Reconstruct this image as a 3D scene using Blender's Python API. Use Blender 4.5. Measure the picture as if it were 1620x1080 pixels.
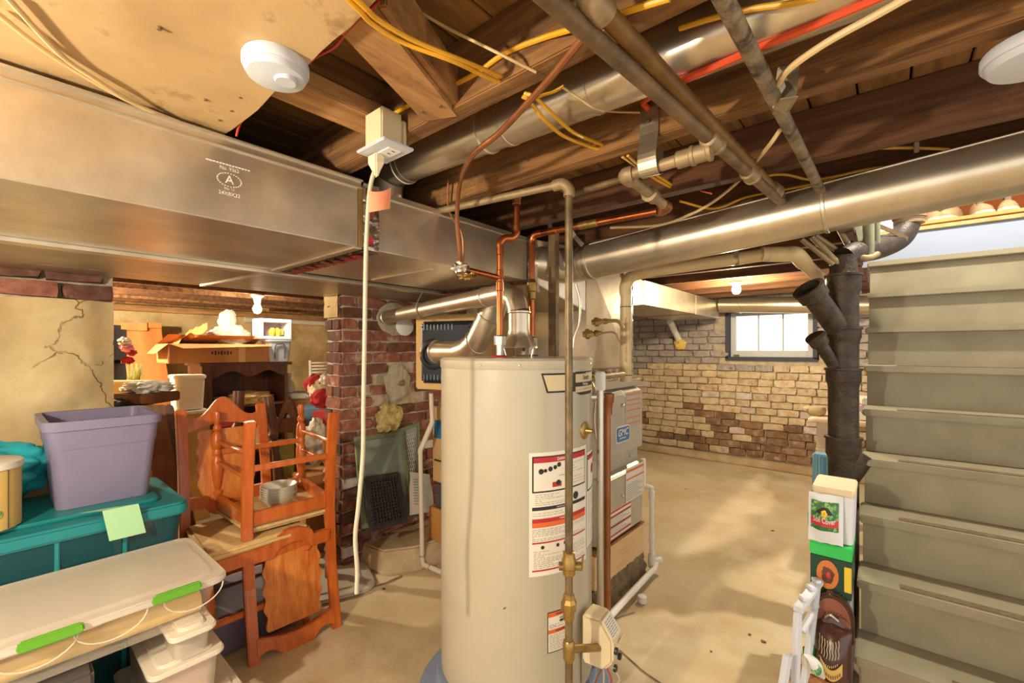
import bpy, bmesh, math, random
from mathutils import Vector, Matrix, noise
random.seed(7)
SC = bpy.context.scene
COL = SC.collection
for o in list(bpy.data.objects): bpy.data.objects.remove(o)

# ------------------------------------------------------------------ camera
F = 700.0; HOR = 553.0; H = 1.28; YAW = math.radians(40.2)
cam = bpy.data.cameras.new('camera'); cam.sensor_width = 36; cam.lens = 36*F/1620
cam.shift_y = (HOR-540)/1620; cam.clip_start = .02
co = bpy.data.objects.new('camera', cam); COL.objects.link(co)
co.location = (0, 0, H); co.rotation_euler = (math.pi/2, 0, YAW)
SC.camera = co
# ------------------------------------------------------------------ world and exposure
w = bpy.data.worlds.new('world'); SC.world = w; w.use_nodes = True
w.node_tree.nodes['Background'].inputs[0].default_value = (1.0, .93, .84, 1)
w.node_tree.nodes['Background'].inputs[1].default_value = .68
SC.view_settings.view_transform = 'Standard'; SC.view_settings.look = 'None'
SC.view_settings.exposure = 1.28; SC.view_settings.gamma = 1; SC.view_settings.use_curve_mapping = False

# ------------------------------------------------------------------ helpers
FW = Vector((-math.sin(YAW), math.cos(YAW), 0)); RT = Vector((math.cos(YAW), math.sin(YAW), 0))
def P(px, py, d=None, x=None, y=None, z=None):
    """pixel + one known coordinate (depth d, or world x / y / z) -> world point"""
    v = FW + RT*((px-810)/F) + Vector((0, 0, (HOR-py)/F))
    if d is None:
        if x is not None: d = x/v.x
        elif y is not None: d = y/v.y
        else: d = (z-H)/v.z
    return Vector((0, 0, H)) + v*d
def V(*a): return Vector(a)
def lin(h):
    h = h.lstrip('#'); r = []
    for i in (0, 2, 4):
        c = int(h[i:i+2], 16)/255
        r.append(c/12.92 if c <= .04045 else ((c+.055)/1.055)**2.4)
    return r+[1]
MATS = {}
def mat(name, c1, c2=None, scale=6, rough=.6, metal=0, bump=0, stretch=(1, 1, 1), lo=.35, hi=.65,
        rnd=0, alpha=1, emit=0, detail=6, c3=None, s3=3, lo3=.55, hi3=.7, bscale=None, crack=0, coat=0):
    m = bpy.data.materials.new(name); m.use_nodes = True; nt = m.node_tree; N = nt.nodes; L = nt.links
    b = N['Principled BSDF']; b.inputs['Roughness'].default_value = rough; b.inputs['Metallic'].default_value = metal
    b.inputs['Base Color'].default_value = lin(c1); b.inputs['Alpha'].default_value = alpha
    if coat: b.inputs['Coat Weight'].default_value = coat
    if emit: b.inputs['Emission Color'].default_value = lin(c1); b.inputs['Emission Strength'].default_value = emit
    MATS[name] = m
    if not (c2 or bump or rnd): return m
    tc = N.new('ShaderNodeTexCoord'); mp = N.new('ShaderNodeMapping'); mp.inputs['Scale'].default_value = stretch
    oi = N.new('ShaderNodeObjectInfo'); ad = N.new('ShaderNodeVectorMath'); ad.operation = 'ADD'
    mu = N.new('ShaderNodeMath'); mu.operation = 'MULTIPLY'; mu.inputs[1].default_value = 37.0
    L.new(oi.outputs['Random'], mu.inputs[0]); L.new(tc.outputs['Object'], ad.inputs[0]); L.new(mu.outputs[0], ad.inputs[1])
    L.new(ad.outputs[0], mp.inputs['Vector'])
    nz = N.new('ShaderNodeTexNoise'); nz.inputs['Scale'].default_value = scale; nz.inputs['Detail'].default_value = detail
    nz.inputs['Roughness'].default_value = .62
    L.new(mp.outputs[0], nz.inputs['Vector'])
    col = None
    if c2:
        r = N.new('ShaderNodeValToRGB'); r.color_ramp.elements[0].position = lo; r.color_ramp.elements[1].position = hi
        r.color_ramp.elements[0].color = lin(c1); r.color_ramp.elements[1].color = lin(c2)
        L.new(nz.outputs['Fac'], r.inputs[0]); col = r.outputs[0]
    if c3:
        n3 = N.new('ShaderNodeTexNoise'); n3.inputs['Scale'].default_value = s3; n3.inputs['Detail'].default_value = 8
        n3.inputs['Roughness'].default_value = .7
        L.new(ad.outputs[0], n3.inputs['Vector'])
        r3 = N.new('ShaderNodeMapRange'); r3.inputs[1].default_value = lo3; r3.inputs[2].default_value = hi3
        L.new(n3.outputs['Fac'], r3.inputs[0])
        mx = N.new('ShaderNodeMix'); mx.data_type = 'RGBA'; L.new(r3.outputs[0], mx.inputs['Factor'])
        if col: L.new(col, mx.inputs['A'])
        else: mx.inputs['A'].default_value = lin(c1)
        mx.inputs['B'].default_value = lin(c3); col = mx.outputs['Result']
    vor = None
    if crack:
        vor = N.new('ShaderNodeTexVoronoi'); vor.feature = 'DISTANCE_TO_EDGE'; vor.inputs['Scale'].default_value = crack
        wn = N.new('ShaderNodeTexNoise'); wn.inputs['Scale'].default_value = 3; wn.inputs['Detail'].default_value = 8
        L.new(tc.outputs['Object'], wn.inputs['Vector'])
        wm = N.new('ShaderNodeMix'); wm.data_type = 'RGBA'; wm.inputs['Factor'].default_value = .35
        L.new(tc.outputs['Object'], wm.inputs['A']); L.new(wn.outputs['Color'], wm.inputs['B'])
        L.new(wm.outputs['Result'], vor.inputs['Vector'])
        cr = N.new('ShaderNodeMapRange'); cr.inputs[1].default_value = 0; cr.inputs[2].default_value = .009
        L.new(vor.outputs['Distance'], cr.inputs[0])
        gate = N.new('ShaderNodeMath'); gate.operation = 'MAXIMUM'
        gr = N.new('ShaderNodeMapRange'); gr.inputs[1].default_value = .47; gr.inputs[2].default_value = .55
        L.new(nz.outputs['Fac'], gr.inputs[0]); L.new(cr.outputs[0], gate.inputs[0]); L.new(gr.outputs[0], gate.inputs[1])
        mc = N.new('ShaderNodeMix'); mc.data_type = 'RGBA'; L.new(gate.outputs[0], mc.inputs['Factor'])
        mc.inputs['A'].default_value = lin('#7d6238'); L.new(col, mc.inputs['B']); col = mc.outputs['Result']
        vor = gate
    if rnd:
        hs = N.new('ShaderNodeHueSaturation'); mr = N.new('ShaderNodeMapRange')
        mr.inputs[3].default_value = 1-rnd; mr.inputs[4].default_value = 1+rnd
        L.new(oi.outputs['Random'], mr.inputs[0]); L.new(mr.outputs[0], hs.inputs['Value'])
        if col: L.new(col, hs.inputs['Color'])
        else: hs.inputs['Color'].default_value = lin(c1)
        col = hs.outputs[0]
    if col: L.new(col, b.inputs['Base Color'])
    if bump:
        bp = N.new('ShaderNodeBump'); bp.inputs['Strength'].default_value = bump; bp.inputs['Distance'].default_value = .01
        src = nz.outputs['Fac']
        if bscale:
            nb = N.new('ShaderNodeTexNoise'); nb.inputs['Scale'].default_value = bscale; nb.inputs['Detail'].default_value = 8
            L.new(mp.outputs[0], nb.inputs['Vector']); src = nb.outputs['Fac']
        if vor:
            mm = N.new('ShaderNodeMath'); mm.operation = 'MULTIPLY_ADD'; mm.inputs[1].default_value = .5
            L.new(vor.outputs[0], mm.inputs[0]); L.new(src, mm.inputs[2]); src = mm.outputs[0]
        L.new(src, bp.inputs['Height']); L.new(bp.outputs[0], b.inputs['Normal'])
    return m

def basis(d):
    d = d.normalized(); a = Vector((0, 0, 1)) if abs(d.z) < .9 else Vector((1, 0, 0))
    u = d.cross(a).normalized(); return u, d.cross(u).normalized()
def curve(pts, n=6):
    pts = [Vector(p) for p in pts]; out = []
    q = [pts[0]*2-pts[1]]+pts+[pts[-1]*2-pts[-2]]
    for i in range(1, len(q)-2):
        for k in range(n):
            t = k/n; a, b, c, d = q[i-1], q[i], q[i+1], q[i+2]
            out.append(.5*((2*b)+(c-a)*t+(2*a-5*b+4*c-d)*t*t+(3*b-a-3*c+d)*t**3))
    return out+[pts[-1]]

class MB:
    def __init__(s): s.v = []; s.f = []
    def add(s, vs, fs):
        o = len(s.v); s.v += [Vector(a) for a in vs]; s.f += [tuple(i+o for i in f) for f in fs]; return s
    def box(s, c, d, M=None, taper=1.0, tapery=None):
        c = Vector(c); x, y, z = d[0]/2, d[1]/2, d[2]/2; ty = taper if tapery is None else tapery
        vs = [V(-x*taper, -y*ty, -z), V(x*taper, -y*ty, -z), V(x*taper, y*ty, -z), V(-x*taper, y*ty, -z), V(-x, -y, z), V(x, -y, z), V(x, y, z), V(-x, y, z)]
        if M: vs = [M@a for a in vs]
        return s.add([a+c for a in vs], [(3, 2, 1, 0), (4, 5, 6, 7), (0, 1, 5, 4), (1, 2, 6, 5), (2, 3, 7, 6), (3, 0, 4, 7)])
    def b2(s, a, b):
        a = Vector(a); b = Vector(b); return s.box((a+b)/2, [abs(b[i]-a[i]) for i in range(3)])
    def loft(s, rings, cap=True, closed=True):
        n = len(rings[0]); vs = [p for r in rings for p in r]; fs = []
        for i in range(len(rings)-1):
            for k in range(n if closed else n-1):
                j = (k+1) % n; fs.append((i*n+k, i*n+j, (i+1)*n+j, (i+1)*n+k))
        if cap and closed: fs += [tuple(range(n))[::-1], tuple(range((len(rings)-1)*n, len(rings)*n))]
        return s.add(vs, fs)
    def tube(s, pts, r, n=12, cap=True):
        pts = [Vector(p) for p in pts]; m = len(pts); R = r if isinstance(r, (list, tuple)) else [r]*m
        u, _ = basis(pts[1]-pts[0]); rings = []
        for i, p in enumerate(pts):
            d = (pts[min(i+1, m-1)]-pts[max(i-1, 0)]).normalized()
            u = (u-d*u.dot(d)).normalized(); w_ = d.cross(u)
            rings.append([p+(u*math.cos(2*math.pi*k/n)+w_*math.sin(2*math.pi*k/n))*R[i] for k in range(n)])
        return s.loft(rings, cap)
    def strip(s, pts, wd, th, up=(0, 0, 1)):
        """flat ribbon along pts, width wd across, thickness th along up"""
        pts = [Vector(p) for p in pts]; up = Vector(up); rings = []
        for i, p in enumerate(pts):
            d = (pts[min(i+1, len(pts)-1)]-pts[max(i-1, 0)]).normalized(); sd = d.cross(up).normalized(); n = sd.cross(d)
            rings.append([p-sd*wd/2-n*th/2, p+sd*wd/2-n*th/2, p+sd*wd/2+n*th/2, p-sd*wd/2+n*th/2])
        return s.loft(rings)
    def lathe(s, prof, c=(0, 0, 0), ax=(0, 0, 1), n=24, cap=True):
        c = Vector(c); ax = Vector(ax).normalized(); u, w_ = basis(ax)
        return s.loft([[c+ax*z+(u*math.cos(2*math.pi*k/n)+w_*math.sin(2*math.pi*k/n))*r for k in range(n)] for r, z in prof], cap)
    def prism(s, poly, o, u, v, th):
        o = Vector(o); u = Vector(u); v = Vector(v); w_ = u.cross(v).normalized()*th; n = len(poly)
        a = [o+u*p[0]+v*p[1] for p in poly]
        return s.add(a+[p+w_ for p in a], [tuple(range(n))[::-1], tuple(range(n, 2*n))]+[(k, (k+1) % n, n+(k+1) % n, n+k) for k in range(n)])
    def blob(s, c, r, amp=.25, fr=2.0, seed=0, sub=3):
        bm = bmesh.new(); bmesh.ops.create_icosphere(bm, subdivisions=sub, radius=1); c = Vector(c)
        vs = []
        for v in bm.verts:
            k = 1+amp*noise.noise(v.co*fr+Vector((seed*7.1, seed*3.3, seed)))+amp*.5*noise.noise(v.co*fr*2.7+Vector((seed, 9, 3)))
            vs.append(c+V(v.co.x*r[0], v.co.y*r[1], v.co.z*r[2])*k)
        fs = [tuple(v.index for v in f.verts) for f in bm.faces]; bm.free(); return s.add(vs, fs)
    def grid(s, f, nu, nv):
        vs = [f(i/nu, j/nv) for j in range(nv+1) for i in range(nu+1)]
        return s.add(vs, [(j*(nu+1)+i, j*(nu+1)+i+1, (j+1)*(nu+1)+i+1, (j+1)*(nu+1)+i) for j in range(nv) for i in range(nu)])
    def rbox(s, c, d, r, taper=1.0, n=4, M=None):
        """box with rounded vertical edges; taper = bottom/top size"""
        c = Vector(c); rings = []
        for zz, k in ((-d[2]/2, taper), (d[2]/2, 1)):
            ring = []
            for qx, qy, a0 in ((1, 1, 0), (-1, 1, 90), (-1, -1, 180), (1, -1, 270)):
                for i in range(n+1):
                    a = math.radians(a0+90*i/n)
                    p = V(qx*(d[0]/2*k-r)+r*math.cos(a), qy*(d[1]/2*k-r)+r*math.sin(a), zz)
                    ring.append(c+(M@p if M else p))
            rings.append(ring)
        return s.loft(rings)
    def build(s, name, m, parent=None, bevel=0, smooth=False, origin=None, seg=2, recalc=True):
        if parent is not None and '_o' in parent: origin = Vector(parent['_o'])
        if origin is None:
            mn = [min(v[i] for v in s.v) for i in range(3)]; mxx = [max(v[i] for v in s.v) for i in range(3)]
            origin = V((mn[0]+mxx[0])/2, (mn[1]+mxx[1])/2, mn[2])
        me = bpy.data.meshes.new(name); me.from_pydata([v-origin for v in s.v], [], s.f)
        bm = bmesh.new(); bm.from_mesh(me)
        if recalc: bmesh.ops.recalc_face_normals(bm, faces=bm.faces)
        if bevel:
            ed = [e for e in bm.edges if len(e.link_faces) == 2 and e.calc_face_angle(0) > .5]
            bmesh.ops.bevel(bm, geom=ed, offset=bevel, segments=seg, affect='EDGES', clamp_overlap=True)
        bm.to_mesh(me); bm.free()
        if smooth:
            me.polygons.foreach_set('use_smooth', [True]*len(me.polygons)); me.set_sharp_from_angle(angle=math.radians(38))
        me.materials.append(MATS[m] if isinstance(m, str) else m)
        o = bpy.data.objects.new(name, me); COL.objects.link(o)
        if parent is not None: o.parent = parent
        else: o.location = origin
        o['_o'] = list(origin)
        return o
def tag(o, label, cat, group=None):
    o['label'] = label; o['category'] = cat
    if group: o['group'] = group
    return o
def thing(name, label, cat, loc, group=None):
    o = bpy.data.objects.new(name, None); COL.objects.link(o); o.location = loc; o.empty_display_size = .05
    o['_o'] = list(loc); return tag(o, label, cat, group)
def struct(o): o['kind'] = 'structure'; return o
def textmesh(t, size=1.0, bold=False):
    cu = bpy.data.curves.new('t', 'FONT'); cu.body = t; cu.size = size; cu.align_x = 'CENTER'; cu.align_y = 'CENTER'
    cu.resolution_u = 3
    if bold: cu.offset = size*.02
    o = bpy.data.objects.new('t', cu); COL.objects.link(o)
    me = o.to_mesh(); vs = [v.co.copy() for v in me.vertices]; fs = [tuple(p.vertices) for p in me.polygons]
    o.to_mesh_clear(); bpy.data.objects.remove(o); bpy.data.curves.remove(cu); return vs, fs
def addtext(mb, t, size, f, sx=1.0, bold=False):
    vs, fs = textmesh(t, size, bold); return mb.add([f(v.x*sx, v.y) for v in vs], fs)

# ------------------------------------------------------------------ materials
mat('concrete', '#bda880', '#d2c2a2', scale=2.2, rough=.72, bump=.15, bscale=40, c3='#a58a5e', s3=1.3, lo3=.54, hi3=.78)
mat('slab', '#a98f68', '#c5b190', scale=5, rough=.85, bump=.3, bscale=30)
mat('joist', '#4a2c13', '#a3743f', scale=11, rough=.85, bump=.6, stretch=(.22, 3, 3), lo=.3, hi=.75, c3='#b98f5c', s3=2.2, lo3=.56, hi3=.74, rnd=.12)
mat('joist_dark', '#371f0e', '#744a27', scale=11, rough=.85, bump=.6, stretch=(.22, 3, 3), lo=.3, hi=.75, c3='#8b5a33', s3=2.2, lo3=.58, hi3=.78, rnd=.12)
mat('plank', '#5c3a1b', '#a0743f', scale=8, rough=.85, bump=.4, stretch=(3, .3, 3), lo=.3, hi=.72, rnd=.25)
mat('board_new', '#7d5129', '#bd9059', scale=9, rough=.8, bump=.4, stretch=(3, .4, 3), lo=.32, hi=.7, c3='#5d3a1c', s3=5, lo3=.56, hi3=.72)
mat('tin_panel', '#a08257', '#bd9f70', scale=2.5, rough=.6, bump=.15, c3='#6b4924', s3=5, lo3=.56, hi3=.70)
mat('galv', '#b9ac95', '#ddd1bb', scale=5, rough=.3, metal=.85, bump=.06, bscale=2.5, lo=.3, hi=.7)
mat('galv_dull', '#9c8f78', '#bcaf96', scale=7, rough=.38, metal=.8, bump=.06, bscale=3, lo=.3, hi=.7)
mat('foil', '#c9bfb2', '#8a7a6d', scale=30, rough=.25, metal=.95, bump=.6, bscale=25)
mat('foil_red', '#a8282a', '#6e1f22', scale=20, rough=.45, bump=.3)
mat('iron', '#5d4a33', '#83694a', scale=14, rough=.6, metal=.35, bump=.25, bscale=40)
mat('iron_light', '#8b7656', '#a8916c', scale=14, rough=.55, metal=.4, bump=.2, bscale=40)
mat('gas_pipe', '#5f4f36', '#877350', scale=14, rough=.45, metal=.5, bump=.2, bscale=40)
mat('rust_pipe', '#6b4a1f', '#8d6a33', scale=8, rough=.55, metal=.3, bump=.15, bscale=40)
mat('pocked_pipe', '#5d4a35', '#8d7a5e', scale=22, rough=.7, bump=.4, c3='#362a1e', s3=14, lo3=.5, hi3=.6)
mat('copper', '#9c5530', '#b96b3d', scale=10, rough=.3, metal=.9)
mat('copper_old', '#8a5432', '#a06a42', scale=12, rough=.45, metal=.6)
mat('brass', '#8f7440', '#ab8d52', scale=12, rough=.36, metal=.75)
mat('steel', '#c4beb2', rough=.3, metal=.9)
mat('cast_iron', '#281f17', '#453829', scale=16, rough=.5, bump=.4, bscale=60, metal=.2)
mat('tank_paint', '#aea690', '#b4ac97', scale=3, rough=.32, coat=.25)
mat('white_plastic', '#e3e1dc', rough=.45)
mat('detector', '#bfc3ca', rough=.5)
mat('cream_plastic', '#d9c8a4', rough=.45)
mat('pvc', '#d8cdb8', rough=.4)
mat('pvc_cream', '#c6ab7b', '#d0b88b', scale=5, rough=.4)
mat('white_label', '#e2dac8', rough=.5)
mat('label_tan', '#cdbb94', rough=.5)
mat('ink', '#2a2420', rough=.6)
mat('ink_grey', '#8d857a', rough=.6)
mat('ink_red', '#b3242a', rough=.5)
mat('ink_orange', '#d8682a', rough=.5)
mat('logo_blue', '#2f6c9c', rough=.4)
mat('blue_base', '#8391ab', rough=.6)
mat('mortar', '#9d8d72', '#bfb095', scale=18, rough=.95, bump=.8, bscale=60)
mat('mortar_far', '#a89a82', '#c9bca3', scale=14, rough=.95, bump=.8, bscale=50)
mat('brick_red', '#6f3d2e', '#95604e', scale=16, rough=.92, bump=.7, rnd=.2, c3='#b8a791', s3=9, lo3=.56, hi3=.7)
mat('brick_dark', '#4c3024', '#70493a', scale=16, rough=.92, bump=.7, rnd=.2, c3='#9a8672', s3=9, lo3=.6, hi3=.75)
mat('brick_white', '#d2c7ba', '#b8a698', scale=14, rough=.9, bump=.4, rnd=.1)
mat('brick_grey', '#8f857f', '#aca29b', scale=16, rough=.95, bump=.7, rnd=.07, c3='#6f5c50', s3=9, lo3=.56, hi3=.7)
mat('brick_tan', '#b39b78', '#d6c4a2', scale=14, rough=.95, bump=.7, rnd=.1, lo=.3, hi=.7, c3='#97683f', s3=10, lo3=.55, hi3=.68)
mat('brick_brown', '#664a36', '#9a7a58', scale=14, rough=.95, bump=.7, rnd=.2, lo=.3, hi=.7, c3='#c4ae8a', s3=10, lo3=.55, hi3=.7)
mat('plaster', '#b59a6b', '#cdb789', scale=4, rough=.9, bump=.8, bscale=10, crack=3.2, c3='#9a7c4c', s3=3, lo3=.56, hi3=.8)
mat('plaster_back', '#a98f5e', '#cdb788', scale=4, rough=.95, bump=.9, bscale=14, c3='#8d6a38', s3=3, lo3=.58, hi3=.75)
mat('stair_paint', '#81785f', '#8e856b', scale=6, rough=.5, bump=.06, bscale=30, c3='#75603a', s3=3.5, lo3=.66, hi3=.85)
mat('grip', '#5d4a34', '#75614a', scale=60, rough=.95, bump=.5)
mat('blue_white', '#868fa1', rough=.6)
mat('yellow_wire', '#d99f1f', rough=.45)
mat('cream_wire', '#d3b583', rough=.5)
mat('white_wire', '#bdb198', rough=.5)
mat('red_pipe', '#d04a22', rough=.45)
mat('red_wire', '#b5301f', rough=.5)
mat('orange_tag', '#e8875c', '#ef9a72', scale=20, rough=.6)
mat('purple', '#7d768f', '#837b97', scale=3, rough=.4)
mat('purple_in', '#6a6070', rough=.5)
mat('teal_lid', '#177c80', '#1c888b', scale=3, rough=.35)
mat('teal_clear', '#0e4b52', rough=.25, alpha=.82)
mat('teal_bag', '#1a9aa6', '#2fb4bd', scale=6, rough=.35, bump=.4)
mat('tin_yellow', '#d4ad5c', '#dab96e', scale=3, rough=.4)
mat('tin_white', '#e0dace', rough=.5)
mat('green_paper', '#a6d3a0', rough=.7)
mat('clear', '#eee3cf', rough=.25, alpha=.2)
mat('clear_rim', '#efe6d6', rough=.3, alpha=.55)
mat('milky', '#e4dac4', rough=.35, alpha=.5)
mat('milky_lid', '#e8decb', rough=.4, alpha=.92)
mat('green_handle', '#62a52c', rough=.35)
mat('paper_cream', '#dcc69a', '#e2cfa8', scale=5, rough=.7)
mat('paper_pink', '#d8a79a', rough=.7)
mat('paper_yellow', '#dcb768', rough=.7)
mat('paper_lilac', '#b9a2b4', rough=.7)
mat('dark_grey', '#4f4a48', rough=.6)
mat('oak', '#ab4c15', '#d27028', scale=8, rough=.33, bump=.12, stretch=(4, 4, .5), coat=.25, lo=.3, hi=.72)
mat('oak_splat', '#b8591a', '#e18f3a', scale=10, rough=.33, bump=.1, stretch=(4, 4, .8), coat=.25, lo=.32, hi=.7)
mat('cushion', '#cba66a', '#d8b880', scale=40, rough=.9, bump=.2)
mat('dark_wood', '#4a2818', '#6b3d24', scale=7, rough=.4, stretch=(4, 4, .6))
mat('mid_wood', '#7a4a26', '#95622f', scale=7, rough=.5, stretch=(4, 4, .5))
mat('door_orange', '#c67a3c', '#d99450', scale=3, rough=.55, stretch=(3, 3, .6))
mat('pine', '#cfa878', '#dcbb8d', scale=6, rough=.7, stretch=(3, .5, 3), c3='#a06f42', s3=5, lo3=.66, hi3=.75)
mat('crate', '#b5793a', '#c98f4c', scale=6, rough=.6, stretch=(2, 2, .6))
mat('porcelain', '#e6dfce', rough=.25)
mat('cardboard', '#a86f3c', '#b67e49', scale=5, rough=.85)
mat('cardboard_pale', '#c39d63', '#cdaa73', scale=5, rough=.85)
mat('kraft', '#b9783d', '#cf9354', scale=6, rough=.85, bump=.6)
mat('bag_white', '#d3cab9', '#b5a992', scale=5, rough=.4, bump=.5, bscale=9)
mat('bin_white', '#e2d8c2', rough=.5)
mat('bin_grey', '#a9b0b8', rough=.5)
mat('bin_blue', '#5f7d96', rough=.45)
mat('red_plush', '#b3282a', '#8d1d1f', scale=20, rough=.95, bump=.5)
mat('cream_plush', '#dcc7a2', rough=.95)
mat('pink', '#d8778a', '#e5a0a8', scale=10, rough=.8)
mat('leaf', '#93a85c', '#c0bf86', scale=10, rough=.8)
mat('yellow_toy', '#d9bb3c', rough=.6)
mat('black_cloth', '#26252a', '#35343b', scale=12, rough=.7, bump=.2)
mat('black_plastic', '#1b1d22', '#26282e', scale=8, rough=.35)
mat('green_frame', '#667052', '#7c8565', scale=9, rough=.7, bump=.2)
mat('screen_glass', '#7f8d88', '#97a39a', scale=6, rough=.35, metal=.4, lo=.3, hi=.7)
mat('grille', '#2f2c2b', '#454140', scale=30, rough=.55, metal=.4)
mat('paper_white', '#d9d4c8', rough=.6)
mat('olive', '#6b6631', '#7d7740', scale=8, rough=.9)
mat('tray', '#b8aea0', '#c9bfb0', scale=5, rough=.5)
mat('furnace', '#b4ad9f', '#c0b9ab', scale=4, rough=.42, metal=.55)
mat('furnace_dark', '#3d3a38', rough=.6)
mat('stone_rough', '#8d7a5c', '#6b5a42', scale=16, rough=.95, bump=.8, bscale=30)
mat('insul', '#8f8770', '#b8ae97', scale=14, rough=1, bump=1.0, bscale=26, lo=.3, hi=.7)
mat('insul_yellow', '#cbb77e', '#8d7a3c', scale=22, rough=1, bump=.9, bscale=30)
mat('foam_yellow', '#d9bb62', rough=.9)
mat('green_box', '#14402e', rough=.45)
mat('green_bright', '#2fc257', rough=.45)
mat('brown_bag', '#3a1f14', '#4a2a1c', scale=6, rough=.25, bump=.25, coat=.3)
mat('brown_red', '#7c4630', '#935a40', scale=8, rough=.6)
mat('orange_print', '#cf7a3a', rough=.5)
mat('yellow_print', '#e2c23a', rough=.5)
mat('gold_print', '#c9a75a', rough=.5)
mat('red_print', '#c2343a', rough=.5)
mat('leaf_print', '#2f6d38', '#8ab56a', scale=60, rough=.5, lo=.5, hi=.6)
mat('white_wood', '#d7dbe2', rough=.5)
mat('bucket_white', '#d8dadd', rough=.4)
mat('lid_cream', '#dcc7a3', rough=.5)
mat('beige_paint', '#cdb596', '#d8c3a7', scale=4, rough=.6)
mat('cloth_blue', '#3f86b0', '#9fc9dd', scale=14, rough=.8, stretch=(8, 8, .1))
mat('beige_pot', '#b5a078', rough=.5)
mat('green_patina', '#7b7d64', '#96967b', scale=10, rough=.7, bump=.2)
mat('shoe', '#8a7150', '#a08660', scale=14, rough=.8)
mat('shoe_dark', '#6b5a43', rough=.8)
mat('shelf_orange', '#c27a38', '#d28d48', scale=5, rough=.6)
mat('old_edge', '#a79a6c', '#8d7c4c', scale=12, rough=.9, bump=.3)
mat('window_frame', '#c4c6c8', rough=.6)
mat('window_dark', '#3f4450', rough=.8)
mat('lamp_base', '#e5dfd0', rough=.4)
mg = bpy.data.materials.new('window_glass'); mg.use_nodes = True; MATS['window_glass'] = mg
_n = mg.node_tree.nodes; _n.clear(); _o = _n.new('ShaderNodeOutputMaterial'); _m = _n.new('ShaderNodeMixShader')
_t = _n.new('ShaderNodeBsdfTransparent'); _g = _n.new('ShaderNodeBsdfGlossy'); _g.inputs['Roughness'].default_value = .05
_m.inputs[0].default_value = .06
mg.node_tree.links.new(_t.outputs[0], _m.inputs[1]); mg.node_tree.links.new(_g.outputs[0], _m.inputs[2]); mg.node_tree.links.new(_m.outputs[0], _o.inputs[0])

# ------------------------------------------------------------------ lamps (glowing bulbs on porcelain holders; three unseen ones added as fill)
def bulb_lamp(label, loc, power, color=(1, .78, .5), ztop=None):
    t = thing('bare_bulb_lamp', label, 'lamp', loc, 'bare bulb ceiling lamps')
    x, y, z = loc; zt = ztop if ztop else z+.1
    MB().lathe([(.045, zt-z), (.05, zt-z-.012), (.03, zt-z-.03), (.022, .035), (.018, .03)], loc, n=20).build('holder', 'lamp_base', t, smooth=True)
    m = mat('bulb_glow', '#ffffff', rough=.4, emit=power/(math.pi*.0118))
    m.node_tree.nodes['Principled BSDF'].inputs['Emission Color'].default_value = (*color, 1)
    MB().lathe([(.001, -.045), (.02, -.04), (.03, -.022), (.032, -.004), (.024, .018), (.014, .034)], loc, n=20).build('bulb', m, t, smooth=True)
    return t
ZJ = H+.535              # underside of the joists
bulb_lamp('glowing bare bulb under the joists near the small window', tuple(P(1165, 456, z=1.76)), 30, (1, .80, .52), ztop=ZJ)
bulb_lamp('glowing bare bulb above the stored boxes in the back room', tuple(P(407, 487, x=-3.95)), 6.5, (1, .86, .66), ztop=1.735)
bulb_lamp('added fill bulb under the tin ceiling panel, unseen behind the viewer', (-.85, -.7, 1.50), 36, (1, .86, .66), ztop=ZJ-.004)  # unseen bulb added as front fill for the whole room
bulb_lamp('added fill bulb hidden behind the painted wall to brighten the back room', (-4.30, .12, 1.66), 58, (1, .84, .60), ztop=1.735)  # extra bulb, kept out of view, added to brighten the back wall
bulb_lamp('added unseen fill bulb above the head of the stairs', (.42, 2.6, 2.9), 75, (1, .90, .74), ztop=3.0)  # added out of view so the treads get light from above

# ================================================================== THE SETTING
# floor
fl = MB()
fl.grid(lambda u, v: V(-6.3+8.3*u, -2.6+8.4*v, .004*noise.noise(V(u*9, v*9, 0))), 60, 60)
floor = struct(fl.build('floor', 'concrete', origin=V(0, 0, 0), smooth=True))
# crack in the floor, right of the tank
ck = MB(); pts = [P(960, 1010, z=.005), P(985, 1032, z=.005), P(1005, 1050, z=.005), P(1020, 1063, z=.005), P(1060, 1090, z=.005)]
ck.strip(curve(pts, 5), .004, .002); ck.strip([P(968, 980, z=.005), P(990, 972, z=.005), P(1004, 968, z=.005)], .004, .002)
ck.strip([P(575, 932, z=.005), P(610, 922, z=.005), P(636, 910, z=.005)], .012, .002)
ck.build('crack', 'stone_rough', floor)
for px, py, r in ((607, 931, .012), (1222, 839, .014), (1186, 1003, .008), (1208, 1014, .012), (1085, 773, .01), (1125, 1030, .006)):
    MB().blob(P(px, py, z=.004), (r, r*.7, .003), .3, 2, px, 1).build('debris', 'dark_grey', floor)
# ceiling: subfloor boards on joists
ceil = struct(MB().b2((-6.3, -2.6, 2.0), (-.12, 5.9, 2.03)).build('ceiling', 'joist_dark', origin=V(0, 0, 0)))
MB().b2((-.12, -2.6, 2.0), (1.6, 2.3, 2.03)).build('subfloor', 'joist_dark', ceil)
ZT = ZJ+.145
x = -2.55; k = 0; pl = {}
while x < 1.5:
    wd = random.choice((.085, .095, .105))
    MB().b2((x, -1.2, ZT), (x+wd-.005, 2.3, ZT+.02)).build('plank', 'plank', ceil, bevel=.002)
    x += wd
jy = [-.53+.415*i-.001 for i in range(0, 14)]     # near faces; joist 0 near face at .664 -> index
jy = [.664+.415*(i-3) for i in range(14)]
for i, y in enumerate(jy):
    x1 = 1.5 if y < 2.25 else -.12
    m = 'joist' if i in (2, 3, 4) else 'joist_dark'
    ydev = 0
    MB().b2((-2.55, y, ZJ), (x1, y+.05, ZT)).build('joist', m, ceil, bevel=.003)
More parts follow.
